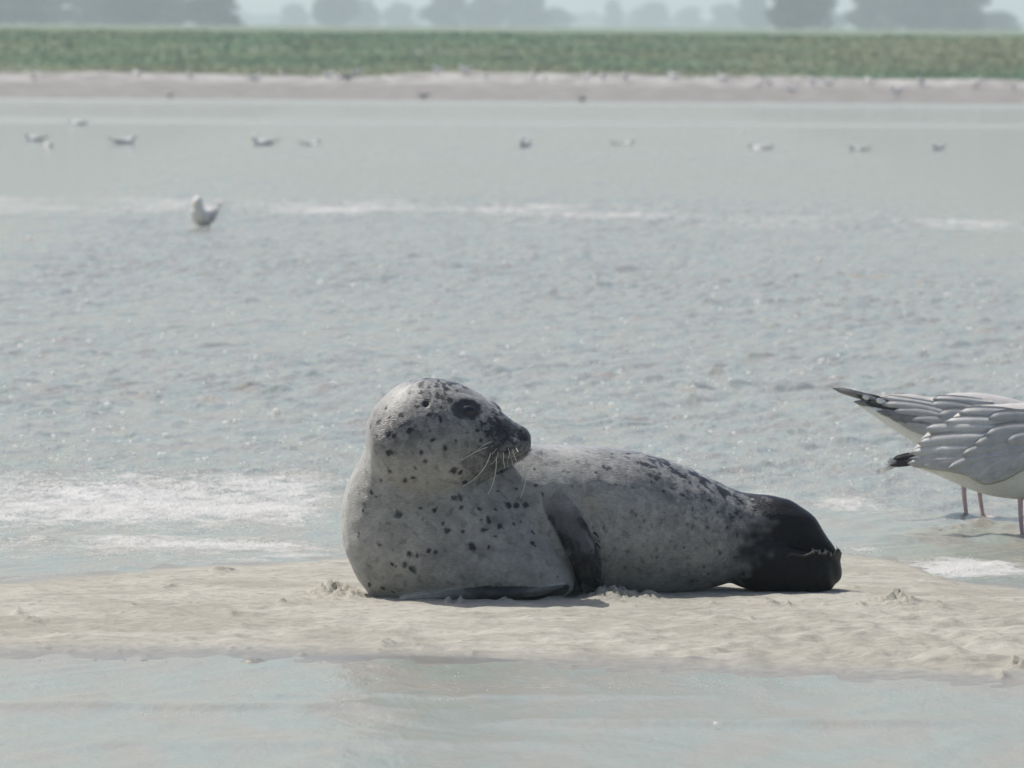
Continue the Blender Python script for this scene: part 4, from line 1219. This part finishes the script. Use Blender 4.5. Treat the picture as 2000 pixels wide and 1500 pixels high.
# ------------------------------------------------------------------ trees
def crown_mesh(seed, w, h, n=7000):
    r = np.random.default_rng(seed)
    # clumps spread through the crown volume
    K = 34
    cz = r.uniform(0.02, 0.90, K) * h
    prof = np.clip(np.sqrt(np.clip(1 - (cz / h - .30) ** 2 / .42, 0, 1)), 0, 1)
    ang = r.uniform(0, 2 * math.pi, K); rad = np.sqrt(r.uniform(0, 1, K)) * 0.36 * w * prof
    C = np.stack([np.cos(ang) * rad, np.sin(ang) * rad, cz], 1)
    R = r.uniform(0.15, 0.25, K) * w
    k = r.integers(0, K, n)
    d = r.normal(size=(n, 3)); d /= np.linalg.norm(d, axis=1)[:, None]
    P = C[k] + d * (R[k] * r.uniform(0.55, 1.08, n) ** 0.6)[:, None] * np.array([1.15, 1.15, .85])
    s = r.uniform(.22, .46, n)
    t1 = np.cross(d + r.normal(0, .6, (n, 3)), r.normal(size=(n, 3))); t1 /= np.linalg.norm(t1, axis=1)[:, None]
    t2 = np.cross(t1, d); t2 /= np.linalg.norm(t2, axis=1)[:, None] + 1e-9
    V = np.stack([P - t1 * s[:, None], P + t2 * s[:, None] * .7, P + t1 * s[:, None], P - t2 * s[:, None] * .7], 1)
    me_o = np_mesh('crown', V.reshape(-1, 3), np.arange(4 * n).reshape(n, 4), M['leaf'])
    tint = np.clip(0.5 + r.normal(0, .2, K)[k] + r.normal(0, .1, n), 0, 1)
    a = me_o.data.attributes.new('tint', 'FLOAT', 'POINT'); a.data.foreach_set('value', np.repeat(tint, 4).astype(np.float32))
    return me_o

def make_tree(seed, w, h, low):
    root = empty('tree', (0, 0, 0))
    cr_ = crown_mesh(seed, w, h * (1 - low)); cr_.location = (0, 0, h * low); cr_.parent = root
    parts = [tube([(0, 0, -.5), (.1, 0, h * .3), (-.1, .1, h * .75)], .035 * h, .01 * h, 8, 10)]
    rr = random.Random(seed)
    for _ in range(6):
        a = rr.uniform(0, 6.28); z0 = h * rr.uniform(.2, .5)
        parts.append(tube([(0, 0, z0), (math.cos(a) * w * .15, math.sin(a) * w * .15, z0 + h * .12), (math.cos(a) * w * .3, math.sin(a) * w * .3, z0 + h * .28)], .012 * h, .003 * h, 6, 6))
    V, Fs = merge(parts)
    mesh_obj('trunk', V, Fs, M['bark'], root)
    return root

def build_trees():
    protos = [make_tree(1, 10, 13, 0), make_tree(2, 8, 10, 0), make_tree(3, 12, 13, 0)]
    used = [False] * 3
    grp = 'hazy trees beyond the marsh'
    # px centre, width px, height px above horizon line, distance, prototype, label
    T = [(20, 150, 95, 1150, 0, 'broad hazy blue tree cut by the left edge of the picture'), (95, 90, 78, 1250, 1, 'hazy tree beside the one at the left edge'), (190, 120, 88, 1250, 2, 'hazy tree of the left clump, second gap from the left edge'),
         (265, 130, 105, 1150, 0, 'tall hazy tree in the middle of the left clump'), (335, 110, 92, 1200, 2, 'hazy tree left of the rounded one ending the left clump'), (412, 105, 62, 1150, 1, 'rounded dark hazy tree that ends the left clump on its right'),
         (575, 60, 30, 2300, 1, 'tiny pale tree in the gap right of the left clump'), (650, 90, 82, 1700, 0, 'pale narrow tree alone left of the middle'), (712, 60, 40, 2000, 1, 'small pale tree leaning against the lone narrow tree'), (778, 60, 34, 2200, 1, 'very pale small tree between two taller pale ones'),
         (870, 95, 82, 1700, 2, 'pale blue tree left of the middle, taller than its right neighbour'), (950, 90, 66, 1750, 0, 'pale blue rounded tree left of the middle gap'), (1020, 110, 60, 1800, 2, 'pale blue tree bordering the open sky in the middle'), (1085, 70, 26, 2000, 1, 'low pale tree tapering into the middle gap'),
         (1197, 38, 42, 2400, 1, 'thin very pale tree standing in the middle gap'), (1270, 78, 38, 2400, 0, 'small domed very pale tree right of the middle'), (1345, 60, 28, 2500, 2, 'lowest very pale tree right of the middle'), (1420, 70, 36, 2300, 1, 'pale tree stepping up left of the tall dark one'),
         (1475, 75, 55, 1900, 0, 'pale tree touching the tall dark rounded tree'), (1562, 122, 105, 1150, 0, 'tall dark rounded hazy tree standing alone right of the middle'), (1630, 40, 20, 2000, 1, 'low pale bush in the gap right of the tall rounded tree'), (1697, 95, 76, 1350, 2, 'hazy tree leading the right clump'),
         (1780, 120, 100, 1300, 0, 'broad hazy tree in the middle of the right clump'), (1860, 130, 108, 1300, 2, 'broadest hazy tree ending the right clump'), (1950, 80, 26, 1500, 1, 'low hazy bush near the right edge')]
    for px, w, h, D, k, lab in T:
        p = protos[k]
        o = p if not used[k] else copy_tree(p)
        used[k] = True
        x = at(px, 60, D).x
        dims = [(10 * .92, 13), (8 * .92, 10), (12 * .92, 13)][k]
        sx = (w / S(D)) / dims[0]; sz = ((h + 12) / S(D)) / dims[1] * 1.02
        o.location = (x, D, 1.0); o.scale = (sx, sx, sz); o.rotation_euler = (0, 0, random.uniform(0, 6.28))
        tag(o, lab, 'tree', grp)
    # very distant wood, one mass
    r = np.random.default_rng(8)
    n = 9000
    X = r.uniform(-330, 330, n); Yd = 2900 + r.uniform(-30, 30, n)
    top = 4.5 + 4 * np.clip(noise2(X * .03, X * 0, 120) + .5 * noise2(X * .11, X * 0, 121), -.6, 1.0)
    Z = r.uniform(0, 1, n) ** .8 * top + .6
    s = r.uniform(.8, 1.7, n); a = r.uniform(0, math.pi, n)
    V = np.empty((n, 4, 3))
    for k, (u, v) in enumerate(((-1, 0), (0, -1), (1, 0), (0, 1))):
        V[:, k, 0] = X + np.cos(a) * s * u; V[:, k, 1] = Yd + np.sin(a) * s * u; V[:, k, 2] = Z + s * v
    o = np_mesh('distant_wood', V.reshape(-1, 3), np.arange(4 * n).reshape(n, 4), M['leaf'])
    tag(o, 'faint low line of woodland on the horizon', 'woodland', kind='stuff')

# ------------------------------------------------------------------ bubbles of foam, and white beads added as sun glints: countless
def build_foam_glints():
    r = np.random.default_rng(21)
    pts = []
    def add(px, py, rad, z=0.0): pts.append((px, py, rad, z))
    for px, py in [(41, 676), (103, 730), (905, 692), (1252, 662), (1195, 790), (1600, 507), (1850, 576), (418, 633), (58, 466), (1480, 590), (1605, 703), (1013, 802), (540, 803), (1920, 590), (1400, 563), (175, 667), (500, 697), (440, 826), (625, 552), (690, 556), (323, 850), (210, 790), (1996, 680), (1398, 1413)]:
        add(px, py, r.uniform(.010, .015), .012)  # white beads added where the sun glints off wave facets
    for _ in range(520):
        add(r.uniform(-150, 2150), 470 + 480 * r.uniform(0, 1) ** .55, r.uniform(.003, .009), .014)  # more white beads added as small sun sparkles on the waves
    for _ in range(380):
        add(r.uniform(-150, 700), r.normal(965, 50), r.uniform(.003, .007), .006)
    for _ in range(200):
        add(r.uniform(1200, 2150), r.normal(930, 40), r.uniform(.003, .006), .006)
    for _ in range(140):   # foreground bubble rafts
        cx, cy = r.choice([380, 480, 270, 680, 760, 915, 1090, 1180, 1235, 1400, 1470, 1540, 1590, 1790, 1950, 880, 240, 530, 100]), r.normal(1341, 14)
        for _k in range(r.integers(1, 5)):
            add(cx + r.normal(0, 26), cy + r.normal(0, 1.5), r.uniform(.001, .0022), .001)
    for _ in range(110):
        add(r.uniform(230, 480), r.normal(1390, 3.0) + 4, r.uniform(.0012, .0022), .004)
    for _ in range(70):
        add(r.normal(1890, 95), r.normal(1106, 12), r.uniform(.001, .003), .010)
    for _ in range(60):
        add(r.normal(1690, 22), r.normal(1073, 2.5), r.uniform(.0015, .003), .004)
    bm = bmesh.new(); bmesh.ops.create_icosphere(bm, subdivisions=2, radius=1)
    B = np.array([v.co[:] for v in bm.verts]); T = np.array([[v.index for v in f.verts] for f in bm.faces]); bm.free()
    Vs, Fs = [], []
    for i, (px, py, rad, z) in enumerate(pts):
        g = ground(px, py, z)
        k = g.y / 20.0
        rad = rad * (0.42 + .42 * k) if py < 900 else rad * .55
        Vs.append(B * rad * np.array([1, 1, .7]) + np.array([g.x, g.y, g.z])); Fs.append(T + i * len(B))
    o = np_mesh('foam_and_glints', np.concatenate(Vs), np.concatenate(Fs), M['bubble_glint'])
    tag(o, 'white foam bubbles and white beads standing for sun glints on the water', 'foam', kind='stuff')

build_bank()
build_sandbar()
build_water()
build_grass()
build_haze()
build_trees()
build_seal()
build_near_gulls()
build_small_gulls()
build_foam_glints()
